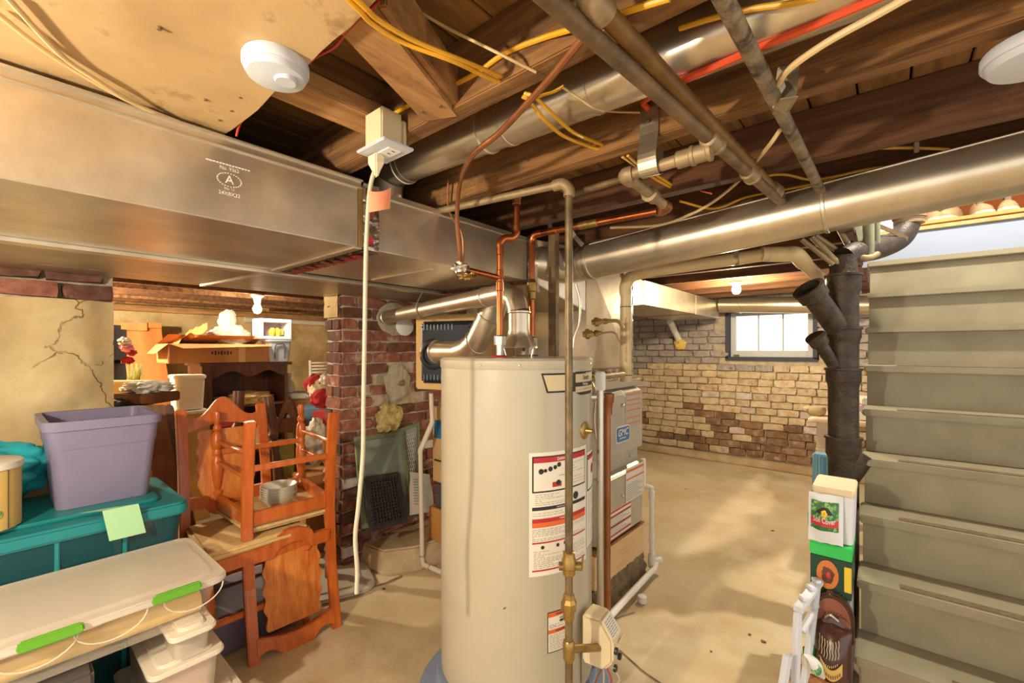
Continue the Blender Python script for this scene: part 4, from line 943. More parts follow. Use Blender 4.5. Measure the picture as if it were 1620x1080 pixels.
MB().lathe([(.0295, -.002), (.0295, .002)], V(pz.x, pz.y, H-.13), n=18).build('print_band', 'ink', ps)
addtext(MB(), 'PVC 1120 SCH 40 DWV ASTM D2665', .014, lambda a, b: V(pz.x, pz.y, 0)+FW*(-.0297)+RT*(-.008+b)+V(0, 0, H+.05+a)).build('pipe_print', 'copper_old', ps)
hp = (pe+V(.09, .012, .06)).lerp(pf, .78)
MB().strip([hp+V(0, -.032, .10), hp+V(0, -.033, 0), hp+V(0, -.01, -.034)], .018, .002, up=(0, -1, .2)).build('hanger_strap', 'galv_dull', ps)
# gas line and conduit at the furnace
gf = thing('furnace_gas_fittings', 'weathered brass gas fittings in front of the plenum', 'fittings', tuple(P(935, 530, d=1.98)))
for pts, r in (([(925, 528, 1.96), (950, 527, 2.03), (972, 526, 2.08), (980, 540, 2.1)], .005), ([(940, 509, 2.0), (960, 508, 2.06), (978, 508, 2.12), (986, 520, 2.14)], .009)):
    MB().tube(curve([P(*p) for p in pts], 4), r, 10).build('pipe', 'iron_light', gf, smooth=True)
for c, r in (((930, 528, 1.96), .022), ((944, 527, 2.0), .014), ((944, 509, 2.0), .02), ((958, 508, 2.05), .014), ((932, 598, 1.95), .018)):
    MB().lathe([(r*.6, -.022), (r*.6, -.012), (r, -.010), (r, .006), (r*.75, .008), (r*.6, .022)], P(*c), ax=RT+V(0, 0, .1), n=8).build('fitting', 'brass', gf)
MB().tube([P(932, 598, d=1.95), P(985, 592, d=2.2)], .016, 12).build('pipe', 'iron_light', gf, smooth=True)
cd = MB().tube(curve([P(911, 450, d=1.92), P(917, 475, d=1.92), P(916, 510, d=1.92), P(908, 535, d=1.92), P(905, 570, d=1.92)], 8), .006, 8)
tag(cd.build('flexible_conduit', 'galv_dull', smooth=True), 'thin flexible metal conduit curving down the plenum front', 'conduit')
cd = MB().tube(curve([P(936, 605, d=1.9), P(942, 625, d=1.88), P(940, 665, d=1.88), P(944, 700, d=1.88)], 8), .006, 8)
cd.build('conduit', 'galv_dull', fu, smooth=True)
pp = P(876, 600, d=1.97)
tag(MB().b2((pp.x-.02, pp.y-.016, .0), (pp.x+.02, pp.y+.016, ZJ)).build('support_post', 'iron', bevel=.003), 'dark narrow steel post standing behind the tank', 'post')
# plastic vent stub through the far wall
vs = thing('wall_vent_stub', 'white plastic pipe stub entering the painted brick in yellow foam', 'pipe', tuple(P(1072, 545, y=5.4)))
MB().tube([P(1060, 508, y=5.1), P(1075, 540, y=5.45)], .035, 16).build('pipe', 'white_plastic', vs, smooth=True)
MB().blob(P(1076, 545, y=5.40), (.07, .04, .06), .4, 2, 3, 3).build('foam', 'foam_yellow', vs, smooth=True)
# cream drain line beside the tank on the left
cl0 = P(682, 622, d=2.3)
cl = thing('cream_drain_pipe', 'cream plastic pipe with an offset running down to the floor clamp', 'pipe', tuple(P(668, 888, z=.03)))
b0 = P(668, 884, z=.05); b1_ = P(665, 712, d=b0.dot(FW)); b2q = P(684, 668, d=b0.dot(FW)); b3q = P(682, 622, d=b0.dot(FW))
MB().tube([b0, b1_], .0135, 14).build('pipe', 'pvc', cl, smooth=True)
MB().tube([b1_-V(0, 0, .02), b1_, b1_.lerp(b2q, .5), b2q, b2q+V(0, 0, .02)], .0155, 14).build('elbow', 'pvc', cl, smooth=True)
MB().tube([b2q, b3q], .0135, 14).build('pipe', 'pvc', cl, smooth=True)
b4 = P(700, 905, z=.03)
MB().tube([b0+V(0, 0, .01), P(670, 893, z=.03), b4], .0145, 14).build('elbow', 'pvc', cl, smooth=True)
for p, d in ((b0+V(0, 0, .02), V(0, 0, 1)), (P(681, 897, z=.03), b4-b0)): MB().lathe([(.0145, -.004), (.018, -.003), (.018, .003), (.0145, .004)], p, ax=d, n=18).build('hose_clamp', 'steel', cl, smooth=True)

# ================================================================== DRAIN STACK
SX = P(1334, 700, d=2.02); zs = lambda py: H+(HOR-py)/F*2.02
sk = thing('drain_stack', 'thick black cast iron drain stack with open side hubs by the stairs', 'drain pipe', (SX.x, SX.y, 0))
def hub(zt, zb, r0=.058, r1=.071): return [(r0, zb-.02), (r0+.004, zb-.01), (r1-.004, zb), (r1-.004, zt-.012), (r1+.002, zt-.01), (r1+.002, zt), (r0, zt+.001)]
prof = [(.058, .0)]
for t_, b_ in ((690, 718), (582, 602), (518, 534)): prof += [(.058, zs(b_)-.03)]+hub(zs(t_), zs(b_))[1:]
prof += [(.058, zs(470))]+hub(zs(434), zs(458))[1:]+[(.052, zs(428)), (.052, zs(405))]
MB().lathe(prof, V(SX.x, SX.y, 0), n=32).build('pipe', 'cast_iron', sk, smooth=True)
w0 = V(SX.x, SX.y, zs(530)); w1 = P(1283, 462, d=1.98)
MB().tube([w0, w1], .048, 24).build('wye_branch', 'cast_iron', sk, smooth=True)
MB().lathe([(.05, -.035), (.06, -.03), (.062, .01), (.066, .012), (.066, .025), (.05, .026), (.048, .0)], w1, ax=w1-w0, n=28).build('branch_hub', 'cast_iron', sk, smooth=True)
w0 = V(SX.x, SX.y, zs(600)); w1 = P(1293, 537, d=1.98)
MB().tube([w0, w1], .026, 20).build('wye_branch', 'cast_iron', sk, smooth=True)
MB().lathe([(.028, -.03), (.037, -.025), (.039, .006), (.042, .008), (.042, .018), (.028, .019)], w1, ax=w1-w0, n=24).build('branch_hub', 'cast_iron', sk, smooth=True)
w0 = V(SX.x, SX.y, zs(760)); MB().tube([w0, w0+V(.07, .02, .13)], .05, 20).build('wye_branch', 'cast_iron', sk, smooth=True)
# closet bend and old vent pipes at the stack head
cb = thing('closet_bend', 'large dark iron drain bend with perforated strap at the stack head', 'drain pipe', tuple(P(1410, 390, d=2.15)))
MB().tube(curve([V(SX.x, SX.y, zs(408)), P(1352, 400, d=2.04), P(1392, 392, d=2.12), P(1424, 376, d=2.18), P(1437, 350, d=2.2), P(1438, 322, d=2.2)], 6), .05, 24).build('bend', 'cast_iron', cb, smooth=True)
MB().lathe([(.052, 0), (.06, .004), (.06, .03), (.066, .032), (.066, .045), (.05, .046)], P(1438, 356, d=2.2), n=28).build('bend_hub', 'iron_light', cb, smooth=True)
MB().strip(curve([P(1392, 358, d=2.1), P(1412, 366, d=2.1), P(1436, 378, d=2.12)], 4), .02, .003, up=(.6, -.8, 0)).build('perforated_strap', 'iron', cb)
gp_ = thing('old_vent_pipes', 'pair of peeling green-grey pipes beside the stack head', 'pipe', tuple(P(1380, 405, d=2.05)))
MB().tube([P(1374, 340, d=2.02), P(1374, 405, d=2.02)], .022, 14).build('pipe', 'green_patina', gp_, smooth=True)
MB().tube([P(1386, 340, d=2.06), P(1386, 405, d=2.06)], .016, 14).build('pipe', 'green_patina', gp_, smooth=True)
MB().strip([P(1357, 350, d=2.08), P(1372, 408, d=2.08)], .05, .012, up=(.6, -.75, 0)).build('wedge_board', 'green_patina', gp_)
MB().tube(curve([P(1330, 408, d=2.0), P(1350, 405, d=2.0), P(1372, 408, d=2.0), P(1388, 402, d=2.02)], 4), .014, 12).build('elbow', 'iron_light', gp_, smooth=True)
for i, (a, b, r) in enumerate((((1268, 378, 2.0), (1318, 418, 2.0), .010), ((1284, 374, 2.0), (1330, 420, 2.0), .012), ((1290, 372, 2.05), (1346, 412, 2.05), .012), ((1328, 362, 2.05), (1357, 416, 2.05), .013))):
    tag(MB().tube([P(*a), P(*b)], r, 10).build('supply_pipe', 'iron_light', smooth=True), ('thinnest grey supply pipe slanting to the stack head', 'second slanting grey supply pipe at the stack head', 'third slanting grey supply pipe at the stack head', 'steepest grey supply pipe slanting to the stack head')[i], 'pipe', 'slanting supply pipes at the stack head')

# ================================================================== CEILING FIXTURES AND CABLES
def detector(label, c, r, tilt=None):
    t = thing('smoke_detector', label, 'smoke detector', tuple(c), 'smoke detectors')
    MB().lathe([(r*.96, 0), (r, -.006), (r, -.022), (r*.97, -.026)], c, n=40).build('base_ring', 'detector', t, smooth=True)
    MB().lathe([(r*.93, -.024), (r*.94, -.030), (r*.86, -.040), (r*.4, -.046), (.001, -.047)], c, n=40).build('cover', 'detector', t, smooth=True)
    MB().lathe([(r*.34, -.040), (r*.34, -.052), (r*.30, -.055), (.001, -.055)], c+V(r*.25, r*.2, .003), n=28).build('test_button', 'detector', t, smooth=True)
    t.scale.z = .8
cD = P(437, 104, z=ZJ-.02); detector('round white smoke detector on the tin panel', V(cD.x, cD.y, ZJ-.010), .055)
cD = P(1632, 96, z=ZJ-.045); detector('round white smoke detector at the right edge of the picture', V(cD.x+.012, cD.y, ZJ-.02), .074)
# junction box with outlet plate
ox = P(610, 222, y=jy[3]-.04); oz = H+.483
ob = thing('outlet_box', 'cream junction box with white outlet plate screwed to a joist', 'outlet', (ox.x, jy[3]-.045, oz))
MB().b2((ox.x-.034, jy[3]-.075, oz+.004), (ox.x+.036, jy[3]-.018, oz+.085)).build('box', 'label_tan', ob, bevel=.003)
MB().b2((ox.x-.030, jy[3]-.016, oz+.006), (ox.x+.034, jy[3]-.002, oz+.075)).build('box_extension', 'label_tan', ob, bevel=.003)
MB().b2((ox.x-.056, jy[3]-.085, oz-.004), (ox.x+.060, jy[3]+.0, oz+.003)).build('face_plate', 'detector', ob, bevel=.002)
MB().b2((ox.x-.03, jy[3]-.055, oz-.0065), (ox.x+.035, jy[3]-.02, oz-.004)).build('receptacle', 'white_plastic', ob, bevel=.001)
for dx in (0, .018): MB().b2((ox.x+dx+.006, jy[3]-.04, oz-.0072), (ox.x+dx+.009, jy[3]-.032, oz-.0066)).build('slot', 'ink', ob)
pc_ = V(ox.x-.025, jy[3]-.05, oz-.005)
cord = thing('hanging_cord', 'cream extension cord plugged into the ceiling outlet and hanging straight down', 'cord', tuple(pc_))
MB().loft([[pc_+V(a*k, b*k*.7, -h_) for a, b in ((-1, -1), (1, -1), (1, 1), (-1, 1))] for k, h_ in ((.018, .002), (.018, .022), (.010, .04), (.005, .055))]).build('plug', 'cream_plastic', cord, bevel=.003)
dC = pc_.dot(FW)
path = [pc_-V(0, 0, .05), P(591, 275, d=dC), P(584, 310, d=dC), P(579, 400, d=dC), P(577, 520, d=dC), P(575, 640, d=dC), P(574, 720, d=dC), P(567, 800, d=dC), P(562, 850, d=dC), P(565, 900, d=dC), P(564, 938, d=dC)]
MB().tube(curve(path, 8), .0052, 10).build('wire', 'white_wire', cord, smooth=True)
p0 = P(584, 300, d=dC-.012)
MB().grid(lambda u, v: P(583+36*u-2*v*u, 302+34*v-6*u+4*math.sin(u*3)*(1-v), d=dC-.012+.03*u*u), 8, 6).build('cord_tag', 'orange_tag', cord, smooth=True)
def cable(name, label, cat, group, pts, r, m, closed=6):
    return tag(MB().tube(curve(pts, closed), r, 8).build(name, m, smooth=True), label, cat, group)
YC = 'yellow cables in the joist bays'
y0n = jy[3]-.006   # near face of the joist with the outlet
cable('yellow_cable', 'left one of twin yellow cables entering the outlet joist', 'cable', YC, [P(540, -12, z=ZJ-.02), P(570, 18, z=ZJ-.022), P(590, 38, z=ZJ-.02), P(640, 68, z=ZJ-.018), P(720, 98, y=.54), P(770, 122, y=.63), P(803, 134, y=y0n+.03)], .0042, 'yellow_wire')
cable('yellow_cable', 'right one of twin yellow cables entering the outlet joist', 'cable', YC, [P(552, -12, z=ZJ-.02), P(580, 14, z=ZJ-.022), P(600, 32, z=ZJ-.02), P(655, 64, z=ZJ-.018), P(730, 95, y=.55), P(776, 114, y=.63), P(806, 126, y=y0n+.03)], .0042, 'yellow_wire')
cable('yellow_cable', 'yellow cable stapled along the near face of the outlet joist', 'cable', YC, [P(620, 182, y=y0n), P(660, 160, y=y0n), P(706, 140, y=y0n), P(750, 118, y=y0n), P(800, 84, y=y0n), P(860, 60, y=y0n), P(905, 46, y=y0n-.01), P(985, 20, y=y0n-.02), P(1060, -3, y=y0n-.02)], .0052, 'yellow_wire')
cable('yellow_cable', 'yellow cable crossing above the branch duct at the top edge', 'cable', YC, [P(1075, 45, y=.80), P(1130, 28, y=.80), P(1190, 14, y=.80), P(1260, 4, y=.80), P(1330, -14, y=.8)], .005, 'yellow_wire')
yA = jy[4]-.006
cable('yellow_cable', 'upper of two yellow cables looping below the branch duct', 'cable', YC, [P(830, 148, y=.72), P(846, 154, z=ZJ-.012), P(872, 178, z=ZJ-.02), P(905, 208, z=ZJ-.01), P(935, 222, y=1.03), P(958, 231, y=yA+.02)], .0044, 'yellow_wire')
cable('yellow_cable', 'lower of two yellow cables looping below the branch duct', 'cable', YC, [P(826, 152, y=.72), P(838, 160, z=ZJ-.012), P(862, 190, z=ZJ-.022), P(890, 214, z=ZJ-.01), P(925, 229, y=1.03), P(952, 238, y=yA+.02)], .0044, 'yellow_wire')
cable('yellow_cable', 'thin yellow cable curving over the branch duct', 'cable', YC, [P(846, 156, z=ZJ-.012), P(860, 150, z=ZJ-.008), P(876, 145, z=ZJ-.004), P(892, 136, z=ZJ)], .003, 'yellow_wire')
cable('yellow_cable', 'twin yellow cable behind the strapped galvanized pipe, left strand', 'cable', YC, [P(985, 248, y=1.14), P(1005, 262, y=1.25), P(1035, 282, y=1.4), P(1060, 296, y=jy[5])], .0042, 'yellow_wire')
cable('yellow_cable', 'twin yellow cable behind the strapped galvanized pipe, right strand', 'cable', YC, [P(993, 246, y=1.14), P(1012, 262, y=1.25), P(1040, 278, y=1.4), P(1062, 292, y=jy[5])], .0042, 'yellow_wire')
cable('yellow_cable', 'yellow cable lying above the long round duct at its middle', 'cable', YC, [P(1075, 318, y=1.68), P(1130, 330, y=1.8), P(1180, 312, y=1.9), P(1240, 300, y=1.9), P(1320, 284, y=1.85)], .0045, 'yellow_wire')
cable('yellow_cable', 'yellow cable above the long round duct crossing behind pipes', 'cable', YC, [P(1195, 280, y=1.70), P(1240, 276, y=1.75), P(1290, 284, y=1.85), P(1370, 268, y=1.85), P(1420, 262, y=1.85)], .0045, 'yellow_wire')
cable('yellow_cable', 'clipped yellow cable above the right end of the round duct', 'cable', YC, [P(1395, 234, y=1.70), P(1450, 234, y=1.8), P(1500, 236, y=1.9)], .0045, 'yellow_wire')
tag(MB().box(P(1450, 233, y=1.79), (.012, .012, .03)).build('cable_clip', 'white_wire', bevel=.002), 'small pale clip on the yellow cable above the round duct', 'clip')
CC = 'cream cables overhead'
cable('cream_cable', 'cream cable on the tin panel ending at the duct, upper one', 'cable', CC, [P(8, -8, z=ZJ-.015), P(95, 86, z=ZJ-.016), P(150, 125, z=ZJ-.02), P(215, 165, z=ZJ-.02), P(290, 196, z=ZD+.006)], .0045, 'cream_wire')
cable('cream_cable', 'cream cable on the tin panel ending at the duct, lower one', 'cable', CC, [P(-10, 16, z=ZJ-.016), P(60, 72, z=ZJ-.018), P(120, 112, z=ZJ-.02), P(200, 158, z=ZJ-.022), P(284, 195, z=ZD+.005)], .0042, 'cream_wire')
cable('cream_cable', 'thin cream cable running from the top edge into a joist hole', 'cable', CC, [P(622, -6, z=ZT-.03), P(700, 40, z=ZT-.06), P(780, 80, y=.60), P(848, 114, y=y0n+.02)], .0028, 'cream_wire')
cable('cream_cable', 'thin cream cable hanging under the branch duct', 'cable', CC, [P(890, 138, z=ZJ-.004), P(920, 158, z=ZJ-.015), P(945, 173, z=ZJ-.015), P(975, 177, y=1.0), P(1012, 178, y=yA)], .0024, 'cream_wire')
cable('cream_cable', 'thick cream cable swooping from the top edge to the pitted pipe', 'cable', CC, [P(1450, -12, z=ZJ-.02), P(1390, 22, z=ZJ-.025), P(1310, 66, z=ZJ-.03), P(1250, 108, z=ZJ-.035), P(1228, 136, z=ZJ-.03)], .006, 'cream_wire')
cable('cream_cable', 'cream cable falling from the pitted pipe to the round duct', 'cable', CC, [P(1234, 206, z=ZJ-.03), P(1212, 236, z=ZJ-.04), P(1170, 285, y=1.62), P(1130, 318, y=1.64), P(1090, 340, y=1.64), P(1040, 356, y=1.62), P(965, 360, y=1.55)], .005, 'cream_wire')
cable('copper_tube', 'soft copper tube curving down from the joists to the tank branch', 'tube', 'soft copper tubes', [P(925, 58, z=ZJ-.012), P(905, 82, z=ZJ-.014), P(872, 122, z=ZJ-.018), P(830, 168, z=ZJ-.022), P(790, 210, z=ZJ-.028), P(746, 248, z=ZJ-.04), P(728, 290, y=.93), P(723, 345, y=1.0), P(727, 400, y=1.05), P(728, 424, y=1.07)], .007, 'copper_old', 8)
cable('copper_tube', 'thinner copper tube bending round beside the soft copper tube', 'tube', 'soft copper tubes', [P(709, 285, y=1.05), P(709, 325, y=1.06), P(716, 345, y=1.06), P(730, 368, y=1.07), P(733, 400, y=1.08), P(732, 424, y=1.09)], .0038, 'copper_old', 8)
cable('red_water_tube', 'orange red plastic tube under the branch duct', 'tube', None, [P(1025, 172, y=yA), P(1018, 162, y=1.04), P(1038, 147, z=ZJ-.004), P(1080, 127, z=ZJ-.010), P(1190, 80, z=ZJ-.010), P(1283, 42, z=ZJ-.010), P(1400, -8, z=ZJ-.010)], .007, 'red_pipe', 8)
cable('red_wire', 'twisted red and white wire curling at the tin panel edge by the brace', 'wire', 'red signal wires', [P(600, 2, z=ZJ), P(570, 28, z=ZJ), P(545, 55, z=ZJ), P(528, 75, z=ZJ), P(500, 90, z=ZJ+.01), P(489, 100, z=ZJ+.01)], .0026, 'red_wire')
cable('red_wire', 'twisted red and white wire hanging at the panel end by the duct', 'wire', 'red signal wires', [P(402, 162, z=ZJ+.01), P(390, 180, z=ZJ+.005), P(378, 200, z=ZJ-.005), P(374, 215, z=ZJ-.02)], .0026, 'red_wire')
tag(MB().strip([P(1108, 302, y=1.62), P(1126, 306, y=1.62)], .014, .003).build('red_tag', 'red_pipe'), 'small red plastic tag hanging above the round duct', 'tag')

# ================================================================== STORED THINGS, LEFT
def rim_bin(t, c, d, z0, z1, m, mi, taper=.86, rim=.012, rimh=.035, wall=.006, r=.03, name='tub', open_=True):
    """open plastic bin: outer shell, rim and inner shell"""
    h_ = z1-z0; cz = (z0+z1)/2
    def ring(zz, k, inset):
        out = []
        for qx, qy, a0 in ((1, 1, 0), (-1, 1, 90), (-1, -1, 180), (1, -1, 270)):
            for i in range(5):
                a = math.radians(a0+22.5*i); rr = max(.004, r-inset)
                out.append(V(c[0]+qx*(d[0]/2*k-inset-rr)+rr*math.cos(a), c[1]+qy*(d[1]/2*k-inset-rr)+rr*math.sin(a), zz))
        return out
    kk = lambda u: taper+(1-taper)*u
    sh = MB().loft([ring(z0, kk(0), 0), ring(z0+h_*.68, kk(.68), 0), ring(z0+h_*.68, kk(.68), -.003), ring(z1-rimh, kk(.95), -.003), ring(z1-rimh, kk(.95), -rim), ring(z1, 1, -rim), ring(z1, 1, wall), ring(z1-.02, 1, wall), ring(z0+wall, kk(0), wall)])
    return sh.build(name, m, t, smooth=True)
# teal totes under everything
def teal_tote(label, x0, x1, y0, y1, z0, z1):
    t = thing('storage_tote', label, 'tote', ((x0+x1)/2, (y0+y1)/2, z0), 'teal storage totes')
    cx_, cy_ = (x0+x1)/2, (y0+y1)/2
    MB().rbox((cx_, cy_, (z0+z1-.03)/2), (x1-x0-.03, y1-y0-.03, z1-.03-z0), .03, .9).build('tub', 'teal_clear', t, smooth=True)
    MB().rbox((cx_, cy_, z1-.045+.022), (x1-x0, y1-y0, .045), .035, 1).build('lid', 'teal_lid', t, bevel=.008, smooth=True)
    MB().rbox((cx_-.02, cy_-.01, z1+.006), (x1-x0-.12, y1-y0-.12, .012), .03, 1).build('lid_panel', 'teal_lid', t, bevel=.004, smooth=True)
    for k in range(int((y1-y0)/.16)):
        yy = y0+.06+.165*k
        if yy < y1-.04: MB().b2((x1-.04, yy, z0+.01), (x1-.012, yy+.012, z1-.046)).build('rib', 'teal_lid', t, bevel=.003)
    return t
teal_tote('big teal see-through storage tote with teal lid under the purple bin', -2.5, -2.0, -.42, .49, .335, .714)
teal_tote('lower teal storage tote hidden behind the long clear bin', -2.5, -2.02, -.42, .47, .005, .334)
# crumpled teal bag behind the yellow tin
tb = MB().blob((-2.44, -.07, .84), (.11, .22, .13), .3, 1.7, 4, 5)
tag(tb.build('plastic_bag', 'teal_bag', smooth=True), 'crumpled teal plastic bag behind the yellow tin', 'bag')
# purple bin
pb = thing('purple_bin', 'open purple grey plastic bin standing on the teal lid', 'bin', (-2.32, .27, .727))
rim_bin(pb, (-2.32, .275), (.38, .30), .727, 1.035, 'purple', 'purple_in', taper=.84, rim=.012, rimh=.032)
MB().rbox((-2.32, .275, .95), (.34, .25, .012), .02).build('contents', 'black_cloth', pb, smooth=True)
for (dx, dy, r) in ((.1, -.08, .03), (-.05, .06, .045), (-.12, -.04, .03), (.08, .09, .03)):
    MB().blob((-2.32+dx, .275+dy, .975), (r*1.4, r*1.6, r*.7), .5, 2, dx*10, 3).build('contents', 'dark_grey', pb, smooth=True)
# yellow tin
yt = P(25, 836, z=.727)
tn = thing('yellow_tin', 'pale yellow metal tin with white lid at the left edge', 'tin', (-2.13, -.03, .727))
MB().lathe([(.096, .0), (.10, .004), (.10, .19), (.097, .192)], (-2.13, -.03, .727), n=44).build('can', 'tin_yellow', tn, smooth=True)
MB().lathe([(.103, .185), (.105, .187), (.105, .205), (.1, .208), (.001, .206)], (-2.13, -.03, .727), n=44).build('lid', 'tin_white', tn, smooth=True)
dv = (P(33, 800, z=.8)-V(-2.13, -.03, 0)); dv = V(.62, .55, 0).normalized()
sg = V(.72, .69, 0).normalized(); q0 = V(-2.13, -.03, .727)+V(.9, .42, 0).normalized()*.1005
MB().lathe([(.016, -.001), (.016, .001)], q0+V(0, 0, .055), ax=(.9, .42, 0), n=20).build('badge', 'leaf_print', tn)
MB().lathe([(.007, 0), (.007, .002)], q0+V(0, 0, .055), ax=(.9, .42, 0), n=12).build('badge_letter', 'white_label', tn)
q1_ = V(-2.13, -.03, .727)+V(.72, .69, 0).normalized()*.1002
MB().b2(q1_+V(-.001, -.001, .005), q1_+V(.001, .001, .185)).build('seam', 'ink', tn)
# sheet of green paper hanging over the lid
pp0, pp1 = P(117, 813, z=.745), P(172, 803, z=.745); pe0, pe1 = P(173, 856, x=-1.975), P(231, 842, x=-1.975)
def papf(u, v):
    a, b = pp0.lerp(pp1, u), pe0.lerp(pe1, u); k = V(b.x-.0, b.y-(b.y-a.y)*.22, .748)
    return a.lerp(k, v/.7) if v < .7 else k.lerp(b, (v-.7)/.3)
MBp = MB().grid(papf, 6, 10)
tag(MBp.build('paper_sheet', 'green_paper', smooth=True), 'sheet of pale green paper hanging over the teal tote edge', 'paper')
# long clear under-bed bin
cb_ = thing('clear_long_bin', 'long clear under-bed storage bin with green clip handles', 'bin', (-1.8, -.05, .455))
MB().rbox((-1.80, .0, .512), (.41, .95, .115), .04, .93).build('tub', 'clear', cb_, smooth=True)
MB().rbox((-1.80, .0, .565), (.44, .985, .022), .045, 1).build('lid_rim', 'clear_rim', cb_, bevel=.005, smooth=True)
MB().rbox((-1.80, .0, .581), (.37, .91, .012), .04, 1.02).build('lid_panel', 'clear', cb_, smooth=True)
for i, (px, w_) in enumerate(((281, .12), (82, .12))):
    c = P(px, 935 if i == 0 else 1005, x=-1.572)
    MB().prism([(-w_/2, -.012), (-w_/2+.01, -.018), (w_/2-.01, -.018), (w_/2, -.012), (w_/2-.004, .010), (-w_/2+.004, .010)], (-1.577, c.y, c.z), (0, 1, 0), (0, 0, 1), .014).build('clip_handle', 'green_handle', cb_, bevel=.004)
for yc_ in (.215, .075, -.13, .40):
    pts = [(yc_+.075*math.cos(math.radians(a)), .556-.055*math.sin(math.radians(a))) for a in range(0, 181, 15)]
    MB().tube([V(-1.588, a, b) for a, b in pts], .002, 6).build('lid_flap', 'clear_rim', cb_)
for i, (x_, m_, r_) in enumerate(((-1.66, 'paper_yellow', .03), (-1.73, 'paper_lilac', .032), (-1.80, 'paper_cream', .034), (-1.88, 'paper_pink', .03), (-1.945, 'paper_cream', .03))):
    tag(MB().tube([V(x_, -.43, .49), V(x_, .43, .49)], r_, 16).build('paper_roll', m_, smooth=True), ('yellow', 'lilac', 'thick cream', 'pink', 'cream rear')[i]+' roll of wrapping paper inside the long clear bin', 'paper roll', 'wrapping paper in the clear bin')
tag(MB().b2((-1.97, -.43, .53), (-1.63, .20, .545)).build('paper_sheets', 'paper_cream', bevel=.003), 'flat cream paper lying in the long clear bin', 'paper')
# stack of milky boxes under it
def milky(label, x0, x1, y0, y1, z0, z1, content=None, lidm='milky_lid'):
    t = thing('plastic_box', label, 'box', ((x0+x1)/2, (y0+y1)/2, z0), 'milky plastic boxes under the clear bin')
    cx_, cy_ = (x0+x1)/2, (y0+y1)/2
    MB().rbox((cx_, cy_, (z0+z1-.025)/2), (x1-x0-.03, y1-y0-.03, z1-z0-.025), .02, .92).build('tub', 'milky', t, smooth=True)
    MB().rbox((cx_, cy_, z1-.017), (x1-x0, y1-y0, .016), .025).build('lid_rim', lidm, t, bevel=.004, smooth=True)
    MB().rbox((cx_, cy_, z1-.006), (x1-x0-.05, y1-y0-.05, .012), .02).build('lid_panel', lidm, t, bevel=.003, smooth=True)
    if content: MB().rbox((cx_, cy_, (z0+z1-.03)/2), (x1-x0-.06, y1-y0-.06, z1-z0-.05), .015, .92).build('contents', content, t)
    return t
milky('small milky shoe box on top of the stack beneath the clear bin', -1.92, -1.56, .335, .455, .365, .456)
for k in range(8): pass
milky('middle milky box with pink contents in the stack beneath the clear bin', -2.0, -1.575, .29, .48, .20, .363, 'paper_pink')
milky('bottom milky box on the floor under the stack', -2.0, -1.60, .27, .54, .004, .198, 'paper_cream')
dkb = thing('grey_drawer_box', 'dark grey drawer box supporting the left end of the clear bin', 'box', (-1.75, -.1, 0))
MB().b2((-2.0, -.40, .005), (-1.585, .18, .44)).build('carcass', 'dark_grey', dkb, bevel=.008)
MB().b2((-1.60, -.36, .30), (-1.572, .16, .40)).build('drawer_front', 'milky', dkb, bevel=.008)
MB().b2((-1.60, -.36, .16), (-1.572, .16, .27)).build('drawer_front', 'milky', dkb, bevel=.008)

